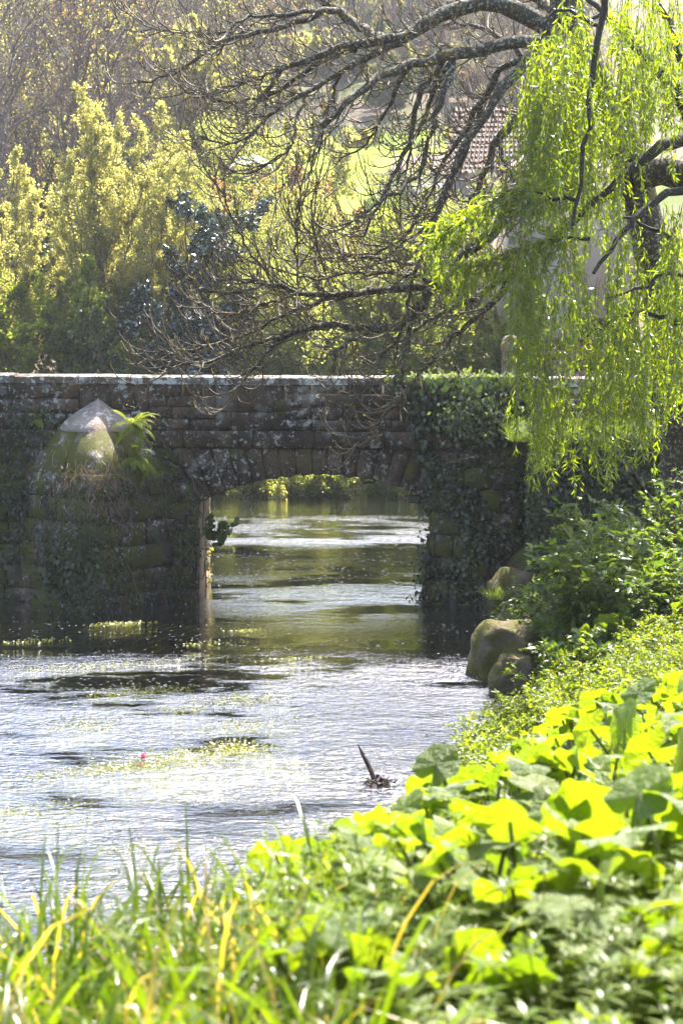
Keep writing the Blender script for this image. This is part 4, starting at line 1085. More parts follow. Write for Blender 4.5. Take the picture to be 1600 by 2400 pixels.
# hanging strands
def strand_set(n, xr, ytop, ybot_f, yr, lmin, lmax):
    cl = r.uniform(xr[0], xr[1], max(5, n // 9)); px = cl[r.integers(0, len(cl), n)] + r.normal(0, 5.5, n); py = ytop[0] + (ytop[1] - ytop[0]) * r.random(n)
    bot = ybot_f(px) + r.normal(-15, 60, n)
    ln = np.minimum(r.uniform(lmin, lmax, n), np.maximum(bot - py, 30))
    Y = r.uniform(yr[0], yr[1], n)
    S = np.array([P(a, b, c) for a, b, c in zip(px, py, Y)])
    return S, ln * Y / FPX
bots = lambda x: np.interp(x, [1190, 1230, 1260, 1300, 1350, 1400, 1450, 1500, 1560, 1640], [900, 990, 1130, 1110, 1170, 1130, 1180, 1060, 1000, 960])
sets = [strand_set(150, (1235, 1330), (60, 300), lambda x: 520 + 0 * x, (20.6, 23.0), 150, 380),
        strand_set(170, (1320, 1470), (-20, 420), lambda x: 640 + 0 * x, (20.6, 23.2), 150, 380),
        strand_set(170, (1440, 1640), (-40, 260), lambda x: 330 + 0 * x, (21, 23.4), 120, 300),
        strand_set(160, (1215, 1640), (470, 760), bots, (20.3, 23.4), 160, 400),
        strand_set(125, (1235, 1580), (640, 880), bots, (20.2, 23.2), 150, 380),
        strand_set(70, (1200, 1260), (560, 760), lambda x: 900 + 0 * x, (20.6, 22.6), 80, 240),
        strand_set(60, (1250, 1500), (880, 960), lambda x: bots(x) + 30, (20.4, 22.6), 100, 220)]
S = np.concatenate([a for a, b in sets]); Ls = np.concatenate([b for a, b in sets]); n = len(S)
D = np.stack([r.normal(0, .28, n), r.normal(0, .28, n), -np.ones(n)], 1)
St = grow(r, S, D, Ls, 10, .09, -.35, .5)
# lateral sunlit sprays to the left
Sx = []; Dx = []; Lx = []
for li, m in ((6, 130), (7, 110)):
    s, d, l = spawn(r, WP[li:li + 1], np.array([1.0]), m, .12, 1.0, .6, 1.3, .3, .75, 0)
    Sx.append(s); Dx.append(d * [1, .8, .6] + [-.2, 0, -.25]); Lx.append(l)
Sx = np.concatenate(Sx); Dx = np.concatenate(Dx); Lx = np.concatenate(Lx) * .9
Sp = grow(r, Sx, Dx, Lx, 10, .1, -.35, 1.2)
St = np.concatenate([St, Sp]); Ls = np.concatenate([Ls, Lx])
A = Acc(); V, q = tubes(St - wroot, taper(len(St), 10, .0042, .0022), 3)
link('twigs', mesh_np('twigs', V, q), M['drystem'], wt)
cnt = np.maximum(8, (Ls * 38).astype(int)); Sl = []; Tl = []
for i in range(len(St)):
    s, t_ = along(r, St[i:i + 1], cnt[i], .006, .05); Sl.append(s); Tl.append(t_)
Sl = np.concatenate(Sl); Tl = np.concatenate(Tl); n = len(Sl)
Ax = unit(Tl * .75 + .62 * r.normal(size=(n, 3)) + [0, 0, -.35])
V, F = leaves(Sl - wroot, Ax, r.normal(size=(n, 3)), r.uniform(.065, .135, n), r.uniform(.014, .023, n), LEAF_L)
link('foliage', mesh_np('foliage', V, F), M['willow'], wt)

# ------------------------------------------------------------------ trees of the far bank and hillside
def build_tree(name, label, group, base, H, seed, leafmat, barkmat, stems=4, spread=.3, n1=9, n2=6, n3=4, nleaf=6, lsize=(.07, .12), up1=.1, up2=.1, up3=.05, a1=(.35, .8), l1=(.28, .5), t1=.15,
               l2=(.35, .6), trunk_r=.018, tpl=LEAF_D, jit=.05, aspect=.7, category='tree', leafn=None, ll3=(.35, .6), stem_up=.1, trunk_len=None, twigr=.006, up_l=0.0):
    r = rng_(seed)
    t = thing(name, base, label, category, group)
    S = np.zeros((stems, 3)); S[:, :2] = r.normal(0, .02 * H * (stems > 1), (stems, 2)); S[:, 2] = -.3
    D = np.stack([r.normal(0, spread, stems), r.normal(0, spread, stems), np.ones(stems)], 1)
    L0 = H * r.uniform(.75, 1.0, stems) + .3
    P0 = grow(r, S, D, L0, 10, .05, stem_up)
    s, d, l = spawn(r, P0, L0, n1, t1, 1.0, a1[0], a1[1], l1[0], l1[1], .55)
    P1 = grow(r, s, d, l, 7, .10, up1)
    s, d, l2_ = spawn(r, P1, l, n2, .15, 1.0, .4, 1.0, l2[0], l2[1], .4)
    P2 = grow(r, s, d, l2_, 5, .14, up2)
    A = Acc(); V, q = tubes(P0, np.maximum((L0 * trunk_r)[:, None] * (1 - np.linspace(0, 1, 10)[None]) ** 1.5, .006), 8); A.add(V, Q=q)
    link('trunk', A.mesh('trunk', True), barkmat, t)
    A = Acc(); V, q = tubes(P1, taper(len(P1), 7, l * .013 + .004, .006), 5); A.add(V, Q=q)
    V, q = tubes(P2, taper(len(P2), 5, l2_ * .010 + .003, .004), 3); A.add(V, Q=q)
    tip = P2; Lt = l2_
    if n3:
        s, d, l3_ = spawn(r, P2, l2_, n3, .2, 1.0, .3, .9, ll3[0], ll3[1], .3)
        P3 = grow(r, s, d, l3_, 4, .15, up3)
        V, q = tubes(P3, taper(len(P3), 4, twigr, twigr * .6), 3); A.add(V, Q=q)
        tip = P3; Lt = l3_
    link('branches', A.mesh('branches'), barkmat, t)
    if leafmat is not None:
        Sx, Tx = along(r, tip, nleaf, jit, .1); n = len(Sx)
        Ax = unit(Tx * .5 + r.normal(size=(n, 3)) * .8 + [0, 0, up_l]); Lf = r.uniform(*lsize, n)
        V, F = leaves(Sx, Ax, r.normal(size=(n, 3)) + [0, 0, .6], Lf, Lf * aspect, tpl)
        link('crown', mesh_np('crown', V, F), leafmat, t)
    return t
def gbase(px, Y, dz=0.0):
    x = (px - 800) / FPX * Y; return (x, Y, gz(x, Y) + dz)
def dup_at(o, px, Y, sc=1.0, rz=0.0, label=None): return dup(o, gbase(px, Y), rz, sc, label)
# upright yellow-green trees
up_kw = dict(stems=10, spread=.17, n1=11, n2=7, n3=4, nleaf=26, lsize=(.05, .095), up1=.35, up2=.3, up3=.2, a1=(.25, .6), l1=(.2, .36), t1=.12, trunk_r=.009, stem_up=.12)
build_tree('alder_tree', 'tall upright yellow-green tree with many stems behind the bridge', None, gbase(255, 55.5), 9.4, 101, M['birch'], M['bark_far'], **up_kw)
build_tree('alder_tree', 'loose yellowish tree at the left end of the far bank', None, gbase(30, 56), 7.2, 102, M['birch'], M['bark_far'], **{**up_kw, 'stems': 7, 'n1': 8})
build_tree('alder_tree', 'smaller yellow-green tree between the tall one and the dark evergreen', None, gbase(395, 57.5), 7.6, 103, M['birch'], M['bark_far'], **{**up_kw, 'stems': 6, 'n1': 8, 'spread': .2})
build_tree('riverside_shrub', 'low spreading green shrub left of the tall upright tree', None, gbase(110, 53.6), 4.6, 104, M['green'], M['bark_far'], stems=7, spread=.5, n1=8, n2=6, n3=4, nleaf=13, lsize=(.10, .17), category='shrub')
build_tree('riverside_shrub', 'low green shrub at the foot of the tall upright tree', None, gbase(310, 53.4), 3.8, 105, M['hedge'], M['bark_far'], stems=7, spread=.5, n1=8, n2=6, n3=4, nleaf=13, lsize=(.10, .17), category='shrub')
# evergreen with glossy dark leaves
build_tree('laurel_tree', 'dark glossy evergreen tree glinting in the sun', None, gbase(452, 54.2), 6.6, 106, M['laurel'], M['bark_dark'], stems=6, spread=.28, n1=12, n2=7, n3=4, nleaf=9, lsize=(.11, .19), a1=(.5, 1.1), l1=(.18, .3), t1=.05, aspect=.5, tpl=LEAF_O)
build_tree('laurel_tree', 'smaller dark evergreen leaning over the far bank', None, gbase(520, 53.2), 4.6, 107, M['laurel'], M['bark_dark'], stems=6, spread=.35, n1=10, n2=7, n3=4, nleaf=8, lsize=(.10, .17), a1=(.5, 1.1), l1=(.22, .36), t1=.05, aspect=.5, tpl=LEAF_O)
# soft pale willows in the middle
pw = dict(stems=8, spread=.42, n1=11, n2=8, n3=4, nleaf=15, lsize=(.06, .11), up1=.0, up2=-.1, up3=-.2, a1=(.5, 1.15), l1=(.24, .36), t1=.06, trunk_r=.012, aspect=.45, tpl=LEAF_D, jit=.12)
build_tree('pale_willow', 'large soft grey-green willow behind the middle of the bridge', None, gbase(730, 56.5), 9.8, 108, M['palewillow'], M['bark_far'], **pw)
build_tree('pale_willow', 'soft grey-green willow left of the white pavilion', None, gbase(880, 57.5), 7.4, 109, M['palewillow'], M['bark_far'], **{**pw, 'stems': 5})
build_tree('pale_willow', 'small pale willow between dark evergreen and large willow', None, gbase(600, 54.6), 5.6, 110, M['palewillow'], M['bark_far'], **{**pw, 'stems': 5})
build_tree('riverside_tree', 'fresh green broadleaf tree beside the gate pillar', None, gbase(1085, 50.5, 0), 6.0, 111, M['green'], M['bark_far'], stems=5, spread=.33, n1=10, n2=7, n3=4, nleaf=13, lsize=(.10, .17), category='tree')
build_tree('riverside_tree', 'fresh green broadleaf tree low behind the arch crown', None, gbase(960, 53.0), 4.6, 112, M['green'], M['bark_far'], stems=6, spread=.45, n1=9, n2=7, n3=4, nleaf=13, lsize=(.10, .16), category='tree')
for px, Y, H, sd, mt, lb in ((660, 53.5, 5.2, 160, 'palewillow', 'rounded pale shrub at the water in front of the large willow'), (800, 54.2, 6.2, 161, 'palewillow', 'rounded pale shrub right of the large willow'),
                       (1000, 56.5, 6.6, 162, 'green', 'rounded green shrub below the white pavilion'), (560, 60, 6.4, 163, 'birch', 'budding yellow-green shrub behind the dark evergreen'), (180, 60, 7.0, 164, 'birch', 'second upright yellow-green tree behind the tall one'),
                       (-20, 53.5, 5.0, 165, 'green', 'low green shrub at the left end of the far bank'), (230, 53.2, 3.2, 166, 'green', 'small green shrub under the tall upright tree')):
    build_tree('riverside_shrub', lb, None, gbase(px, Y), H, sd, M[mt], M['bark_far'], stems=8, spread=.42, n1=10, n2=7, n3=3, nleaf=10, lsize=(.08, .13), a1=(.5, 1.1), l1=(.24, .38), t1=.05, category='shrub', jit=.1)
# russet shrubs
for i, (px, Y, H) in enumerate(((440, 67, 5.0), (560, 66, 4.5), (660, 70, 5.0))):
    build_tree('russet_shrub', ('russet budding shrub right of the tall upright tree', 'russet budding shrub below the white cover', 'pale brown budding shrub left of the meadow')[i], None, gbase(px, Y), H, 120 + i, M['russet'], M['bark_far'], stems=7, spread=.4, n1=9, n2=7, n3=3, nleaf=12, lsize=(.10, .16), category='shrub')
# round green trees on the slope
rt = dict(stems=5, spread=.3, n1=11, n2=8, n3=4, nleaf=13, lsize=(.14, .25), a1=(.4, 1.0), l1=(.28, .42), t1=.15, trunk_r=.016)
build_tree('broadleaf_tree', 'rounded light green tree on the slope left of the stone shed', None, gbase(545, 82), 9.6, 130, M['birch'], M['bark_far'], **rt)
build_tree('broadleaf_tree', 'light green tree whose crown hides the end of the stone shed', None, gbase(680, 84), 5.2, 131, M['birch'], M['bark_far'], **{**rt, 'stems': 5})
build_tree('broadleaf_tree', 'dull green tree low under the rounded light green one', None, gbase(430, 76), 5.5, 132, M['green'], M['bark_far'], **rt)
build_tree('broadleaf_tree', 'ivy-green tree at the upper left of the slope', None, gbase(15, 78), 14.5, 133, M['birch'], M['bark_dark'], **{**rt, 'stems': 3, 'lsize': (.11, .18), 'nleaf': 6})
# unseen trees added behind the viewpoint to keep the low sky off the bridge's face
nb_ = build_tree('sky_block_tree', 'unseen leafy tree added behind the viewpoint to block low sky', 'unseen trees added behind the viewpoint', (-2.5, -9, gz(-2.5, -9)), 13.5, 134, M['green'], M['bark_dark'], **{**rt, 'lsize': (.2, .34), 't1': .1})
for x, y, k in ((-9, -7, .9), (4.5, -8, 1.0), (11, -6, .95), (-15, -11, 1.05), (1, -14, 1.15), (16, -12, 1.1), (8, -16, 1.2), (-7, -16, 1.2), (-22, -6, 1.0), (22, -4, 1.0)):
    dup(nb_, (x, y, gz(x, y)), x * 1.7, k)
# bare grey trees on the hill: a few models, many copies
bare = dict(stems=2, spread=.12, n1=14, n2=8, n3=5, nleaf=0, a1=(.4, 1.0), l1=(.32, .5), t1=.2, trunk_r=.017, up1=.08, up2=.05, twigr=.011, ll3=(.4, .8))
GB = 'bare grey trees on the hillside'; LB_ = 'bare grey-brown tree on the wooded hillside'
pa = build_tree('bare_hill_tree', LB_, GB, gbase(225, 72), 13.5, 140, None, M['bark_far'], **bare)
pa['label'] = 'large dark bare tree with ivy-thick trunk above the tall upright tree'
del pa['group']
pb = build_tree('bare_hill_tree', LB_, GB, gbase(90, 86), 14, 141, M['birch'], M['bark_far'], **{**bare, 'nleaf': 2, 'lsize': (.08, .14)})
pc = build_tree('bare_hill_tree', LB_, GB, gbase(840, 128), 17, 142, None, M['bark_far'], **{**bare, 'stems': 1, 't1': .35, 'trunk_r': .014})
pd = build_tree('bare_hill_tree', LB_, GB, gbase(330, 92), 14, 143, M['russet'], M['bark_far'], **{**bare, 'nleaf': 1, 'lsize': (.09, .14)})
pb['label'] = 'tall grey tree with sparse leaves behind the dark bare tree'; del pb['group']
pc['label'] = 'straight tall bare tree rising behind the stone shed'; del pc['group']
pd['label'] = 'grey tree with russet buds behind the tall upright tree'; del pd['group']
r = rng_(55); models = [pa, pb, pc, pd]
spots = []
for k in range(900):
    Y = 66 + 130 * r.random() ** .8; px = r.uniform(-80, 1350)
    if 640 < px < 1130 and Y < 116: continue
    if px > 1000 and Y < 76: continue
    if Y < 76 and px > 330: continue
    x = (px - 800) / FPX * Y
    if all(math.hypot(x - a, (Y - b) * .7) > 2.3 + Y * .012 for a, b in spots): spots.append((x, Y))
    if len(spots) >= 125: break
for i, (x, Y) in enumerate(spots):
    mi = int(r.integers(0, 4))
    if mi == 2 and Y < 112: mi = 3
    lb = ('twin-stemmed bare grey tree', 'grey tree with sparse yellow-green leaves', 'slender single-trunked bare tree', 'grey tree with sparse russet buds')[mi]
    lb += ' low on the wooded hillside' if Y < 95 else ' halfway up the wooded hillside' if Y < 140 else ' near the top of the wooded hillside'
    o = dup(models[mi], (x, Y, gz(x, Y)), r.uniform(0, 6.28), r.uniform(.75, 1.15), lb)
    o['group'] = 'trees: ' + lb
# undergrowth on the slope: green and russet bushes
bm_ = []
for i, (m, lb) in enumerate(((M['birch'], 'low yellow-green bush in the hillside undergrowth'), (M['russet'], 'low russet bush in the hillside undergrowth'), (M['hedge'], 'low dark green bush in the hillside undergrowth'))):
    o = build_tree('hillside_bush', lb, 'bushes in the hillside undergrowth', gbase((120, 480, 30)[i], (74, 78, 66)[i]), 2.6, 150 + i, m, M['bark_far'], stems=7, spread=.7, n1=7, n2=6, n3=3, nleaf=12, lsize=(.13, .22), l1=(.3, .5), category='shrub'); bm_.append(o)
cnt_ = 0
for k in range(700):
    Y = 58 + 120 * r.random(); px = r.uniform(-80, 1300); x = (px - 800) / FPX * Y
    if 620 < px < 1120 and 78 < Y < 116: continue
    if px > 950 and Y < 80: continue
    dup(bm_[int(r.choice([0, 0, 1, 1, 2]))], (x, Y, gz(x, Y)), r.uniform(0, 6.28), r.uniform(.6, 1.3)); cnt_ += 1
    if cnt_ >= 210: break
# thin bushes along the far waterline seen through the arch
wb = []
for i in range(3):
    o = build_tree('waterline_bush', 'low sunlit bush on the far waterline seen through the arch', 'bushes along the far waterline', gbase(480 + i * 210, 48.6), 1.5, 170 + i, M[('birch', 'green', 'palewillow')[i]], M['bark_far'], stems=6, spread=.75, n1=7, n2=5, n3=0, nleaf=9, lsize=(.07, .13), l1=(.3, .5), category='shrub', jit=.05)
    wb.append(o)
for px in np.arange(370, 1130, 21):
    Y = 47.9 + r.uniform(0, 1.3); x = (px - 800) / FPX * Y
    dup(wb[int(r.integers(0, 3))], (x, Y, max(gz(x, Y), -.05)), r.uniform(0, 6.28), r.uniform(.45, .95))

# ------------------------------------------------------------------ buildings behind
def boxv(x0, x1, y0, y1, z0, z1):
    v = [(x0, y0, z0), (x1, y0, z0), (x1, y1, z0), (x0, y1, z0), (x0, y0, z1), (x1, y0, z1), (x1, y1, z1), (x0, y1, z1)]
    return v, [[0, 1, 5, 4], [1, 2, 6, 5], [2, 3, 7, 6], [3, 0, 4, 7], [4, 5, 6, 7], [3, 2, 1, 0]]
def boxes(name, lst, mat, parent):
    A = Acc()
    for b in lst: v, q = boxv(*b); A.add(v, Q=q)
    return link(name, A.mesh(name), mat, parent)
# stone shed with pale door on the slope
Ys = 110.0; c = P(805, 365, Ys); zb = c[2]
shd = thing('stone_shed', (c[0], Ys, zb), 'grey rubble stone shed with a pale green door on the meadow', 'shed')
sc_ = Ys / FPX
wl_, wr_ = (735 - 805) * sc_, (885 - 805) * sc_
hl, hr = (365 - 292) * sc_, (365 - 308) * sc_
A = Acc(); A.add([(wl_, .05, -1.5), (wr_, .05, -1.5), (wr_, .05, hr), (wl_, .05, hl), (wl_, 4, -1.5), (wr_, 4, -1.5), (wr_, 4, hr), (wl_, 4, hl)], Q=[[0, 1, 2, 3], [1, 5, 6, 2], [4, 0, 3, 7], [5, 4, 7, 6]])
link('wall', A.mesh('wall'), M['rubble'], shd)
sr = rng_(8); z = -.3
while z < hl - .02:
    zt = z + sr.uniform(.13, .22)
    for (xa, xb) in ((wl_, (798 - 805) * sc_ - .1), ((818 - 805) * sc_ + .1, wr_)):
        x = xa
        while x < xb - .05:
            e = min(x + sr.uniform(.16, .42), xb)
            lim = hl + (hr - hl) * ((x + e) / 2 - wl_) / (wr_ - wl_)
            if zt < lim + .05: stone('rubble_stone', [(x + .01, z + .01), (e - .01, z + .01), (e - .01, min(zt, lim) - .01), (x + .01, min(zt, lim) - .01)], M['rubble'], shd, lambda u, v, d: (u, d - .03, v), depth=.09, bev=.02, jit=.015)
            x = e
    z = zt
A = Acc(); A.add([(wl_ - .2, -.25, hl - .02), (wr_ + .2, -.25, hr - .04), (wr_ + .2, 4.2, hr - .04), (wl_ - .2, 4.2, hl - .02), (wl_ - .2, -.25, hl + .12), (wr_ + .2, -.25, hr + .10), (wr_ + .2, 4.2, hr + .10), (wl_ - .2, 4.2, hl + .12)],
    Q=[[0, 1, 5, 4], [1, 2, 6, 5], [2, 3, 7, 6], [3, 0, 4, 7], [4, 5, 6, 7], [3, 2, 1, 0]])
link('roof_slab', A.mesh('roof_slab'), M['rubble'], shd)
dr = boxes('door', [((800 - 805) * sc_, (817 - 805) * sc_, -.03, .04, -.05, 1.25)], M['cream'], shd)
boxes('door_frame', [((797 - 805) * sc_, (800 - 805) * sc_ - .01, -.05, .03, -.05, 1.34), ((817 - 805) * sc_ + .01, (820 - 805) * sc_, -.05, .03, -.05, 1.34)], M['lattice'], shd)
# white pavilion with cornice and lattice
Yp = 88.0; c = P(930, 480, Yp); sc_ = Yp / FPX
pav = thing('white_pavilion', (c[0], Yp, c[2]), 'white pavilion with moulded cornice and lattice panel below the meadow', 'pavilion')
X_ = lambda px: (px - 930) * sc_
Z_ = lambda py: (480 - py) * sc_
boxes('wall', [(X_(885), X_(1100), .15, 4, -1.5, Z_(428))], M['white'], pav)
boxes('cornice', [(X_(876), X_(1110), -.1, 4.2, Z_(415), Z_(407)), (X_(880), X_(1106), 0.02, 4.1, Z_(422), Z_(415) - .004), (X_(884), X_(1103), .1, 4.05, Z_(430), Z_(422) - .004)], M['cream'], pav)
boxes('corner_post', [(X_(886), X_(911), .06, .14, -1.5, Z_(431))], M['cream'], pav)
A = Acc()
for k in range(16):
    for sgn in (-1, 1):
        x0 = X_(914 + k * 9); x1_ = x0 + sgn * (Z_(436) - Z_(480)) * .8
        A.add(*[tubes(np.array([[x0, .1, Z_(480)], [x1_, .1, Z_(436)]]), np.full(2, .022), 4)[0]], Q=tubes(np.array([[x0, .1, Z_(480)], [x1_, .1, Z_(436)]]), np.full(2, .022), 4)[1])
link('lattice', A.mesh('lattice'), M['lattice'], pav)
A = Acc(); A.add([(X_(910), .3, Z_(405)), (X_(1110), .3, Z_(405)), (X_(1120), 4.5, Z_(345)), (X_(960), 4.5, Z_(345))], Q=[[0, 1, 2, 3]])
rf = link('roof', A.mesh('roof'), M['tile'], pav)
for k in range(12):
    xa = X_(915 + k * 16)
    V, q = tubes(np.array([[xa, .3, Z_(404)], [xa + .4, 4.5, Z_(344)]]), np.full(2, .09), 6)
    link('roof_tile', mesh_np('roof_tile', V, q, True), M['tile'], rf)
# white cover among the trees
c = P(585, 398, 78.0); s_ = 78 / FPX
A = Acc(); n = 14
gxv, gyv = np.meshgrid(np.linspace(-52 * s_, 52 * s_, n), np.linspace(0, 1, n))
zc_ = (1 - np.abs(gxv / (54 * s_)) ** 3.5) * 42 * s_ * (.35 + .65 * gyv) + .05 * np.sin(gxv * 9 + gyv * 7)
V = np.stack([gxv, gyv * 1.6, zc_], -1).reshape(-1, 3); ii = np.arange(n * n).reshape(n, n)
pt_ = thing('polytunnel', c, 'small white polytunnel among the trees on the slope', 'polytunnel')
link('cover', mesh_np('cover', V, np.stack([ii[:-1, :-1], ii[:-1, 1:], ii[1:, 1:], ii[1:, :-1]], -1).reshape(-1, 4), True), M['white'], pt_)
# house on the right with tiled roof
Yh = 46.0; c = P(1300, 900, Yh); sc_ = Yh / FPX
hs = thing('house', (c[0], Yh, 2.2), 'pink-grey rendered house with clay tiled roof behind the willow', 'house')
X_ = lambda px: (px - 1300) * sc_
def Zh(py): return P(1300, py, Yh)[2] - 2.2
boxes('wall', [(X_(1205), X_(1335), .1, 7, -.6, Zh(400))], M['render'], hs)
sr = rng_(9); z = -.3
while z < Zh(410):
    zt = z + sr.uniform(.22, .34); wq = sr.uniform(.25, .5)
    stone('quoin', [(X_(1190), z + .01), (X_(1190) + wq, z + .01), (X_(1190) + wq, zt - .01), (X_(1190), zt - .01)], M['render'], hs, lambda u, v, d: (u, d + .02, v), depth=.2); z = zt
A = Acc(); A.add([(X_(1170), -.35, Zh(402)), (X_(1360), -.35, Zh(402)), (X_(1335), 3.6, Zh(320)), (X_(1260), 3.6, Zh(320)), (X_(1170), 7.2, Zh(402))], Q=[[0, 1, 2, 3]], T=[[0, 3, 4]])
rf = link('roof', A.mesh('roof'), M['tile'], hs)
# tiled barn roof further back
Yb = 66.0; c = P(1130, 420, Yb); sc_ = Yb / FPX
bn = thing('barn', (c[0], Yb, c[2]), 'long barn with weathered clay tile roof behind the bare branches', 'barn')
X_ = lambda px: (px - 1130) * sc_
Z_ = lambda py: (420 - py) * sc_
boxes('wall', [(X_(1050), X_(1500), .4, 5, -5, Z_(402))], M['render'], bn)
A = Acc(); A.add([(X_(1040), 0, Z_(398)), (X_(1510), 0, Z_(398)), (X_(1510), 3.2, Z_(232)), (X_(1085), 3.2, Z_(232))], Q=[[0, 1, 2, 3]])
rf = link('roof', A.mesh('roof'), M['tile'], bn)
# one row of half-round tiles per course, each course its own piece
nt_ = 26; tile_me = None
for k in range(12):
    f0, f1 = k / 12, (k + 1) / 12
    A = Acc()
    xs_ = np.linspace(X_(1040) + f0 * (X_(1085) - X_(1040)), X_(1300), nt_)
    for xx in xs_:
        a = np.array([xx, 3.2 * f0 - .03, Z_(398) + (Z_(232) - Z_(398)) * f0 + .06]); b = np.array([xx, 3.2 * f1 + .05, Z_(398) + (Z_(232) - Z_(398)) * f1 + .03])
        V, q = tubes(np.stack([a, b]), np.array([.05, .04]), 6); A.add(V, Q=q)
    link('tile_course', A.mesh('tile_course', True), M['tile'], rf)
# gate pillar and wall just behind the bridge
Yg = 31.6; c = P(1195, 900, Yg)
gp = thing('gate_pillar', (c[0], Yg, 2.3), 'squat reddish stone pillar with rounded top behind the parapet', 'pillar')
sc_ = Yg / FPX; zt = P(1195, 785, Yg)[2] - 2.3; hw = 20 * sc_
rings = []
for z_, k in ((-.4, 1.08), (zt - .28, 1.0), (zt - .26, 1.12), (zt - .16, 1.12), (zt - .08, .95), (zt - .02, .62), (zt, .2)):
    rings.append([(hw * k * math.copysign(abs(math.cos(a)) ** .55, math.cos(a)), hw * k * math.copysign(abs(math.sin(a)) ** .55, math.sin(a)), z_) for a in np.linspace(0, 2 * math.pi, 21)])
V, q = loft(rings); link('shaft', mesh_np('shaft', V, q, True), M['stone_wall'], gp)
gw = thing('garden_wall', (c[0] + .2, Yg + .1, 2.3), 'reddish stone garden wall running from the pillar behind the willow', 'wall')
sr = rng_(10); zt = P(1300, 790, Yg)[2] - 2.3
boxes('wall_core', [(0, 4.5, .03, .4, -.4, zt - .03)], M['stone_core'], gw)
z = -.1
while z < zt - .15:
    ze = min(z + sr.uniform(.16, .24), zt - .09)
    x = 0.0
    while x < 4.3:
        e = x + sr.uniform(.22, .5)
        stone('wall_stone', [(x + .006, z + .006), (e - .006, z + .006), (e - .006, ze - .006), (x + .006, ze - .006)], M['stone_wall'], gw, flat, depth=.08); x = e
    z = ze
boxes('coping', [(-.02, 4.6, -.05, .45, zt - .088, zt)], M['stone_wall'], gw)

# ------------------------------------------------------------------ bank plants
r = rng_(404)
def round_leaf(seed):
    """butterbur leaf: wide heart-shaped blade with radial ribs and a wavy rim, base at origin"""
    q = rng_(seed); na, nr_ = 40, 4
    th = np.linspace(-math.pi, math.pi, na)
    notch = .62 * np.exp(-((np.abs(th) - math.pi) / .30) ** 2)
    rim = (1 - notch) * (1 + .05 * np.sin(th * 5 + q.uniform(0, 6)) + .035 * q.normal(size=na))
    V = [(0, 0, 0)]
    ph = q.uniform(0, 6, 3); fold = q.uniform(.05, .4)
    for k in range(1, nr_ + 1):
        f = k / nr_
        rr = rim * f
        x = rr * np.cos(th); y = rr * np.sin(th) * .96
        z = -.10 * f ** 2 + .04 * f * np.cos(th * 9 + ph[0]) * (.4 + .6 * f) + .13 * f ** 2 * np.sin(th * 3 + ph[1]) + .05 * f ** 2 * np.sin(th * 7 + ph[2]) + fold * np.abs(y) * .55 - .12 * np.maximum(x, 0) ** 2
        V += list(zip(x, y, z))
    V = np.array(V); T = [[0, 1 + i, 2 + i] for i in range(na - 1)]; Q = []
    for k in range(nr_ - 1):
        a = 1 + k * na; b = a + na
        Q += [[a + i, b + i, b + i + 1, a + i + 1] for i in range(na - 1)]
    me = mesh_np('leaf', V, [np.array(T), np.array(Q)], True); me.materials.append(M['butterbur']); return me
leaf_me = [round_leaf(700 + i) for i in range(7)]
def butterbur(seed, label, group):
    q = rng_(seed); t = thing('butterbur', (0, 0, 0), label, 'butterbur', group)
    n = int(q.integers(7, 12))
    for i in range(n):
        a = i * 2.4 + q.uniform(-.4, .4); h = q.uniform(.24, .52); rd = q.uniform(.05, .30)
        tip = np.array([rd * math.cos(a), rd * math.sin(a), h]); size = q.uniform(.06, .135)
        lf = bpy.data.objects.new('leaf', leaf_me[int(q.integers(0, 7))]); COL.objects.link(lf); lf.parent = t
        lf.location = tip
        nv = Vector((math.cos(a) * .35 + SUNV.x * .6 + q.normal() * .32, math.sin(a) * .25 + .50 + q.normal() * .36, .6 + q.normal() * .2))
        lf.rotation_euler = (nv.to_track_quat('Z', 'X').to_matrix() @ Matrix.Rotation(q.uniform(0, 6.28), 3, 'Z')).to_euler()
        lf.scale = (size,) * 3
        Pt = resample(np.array([[0, 0, -.12], [tip[0] * .25, tip[1] * .25, h * .5], tip]), 6)
        V, f = tubes(Pt, np.linspace(.011, .006, 6), 6)
        link('stalk', mesh_np('stalk', V, f, True), M['stalk'], t)
    return t
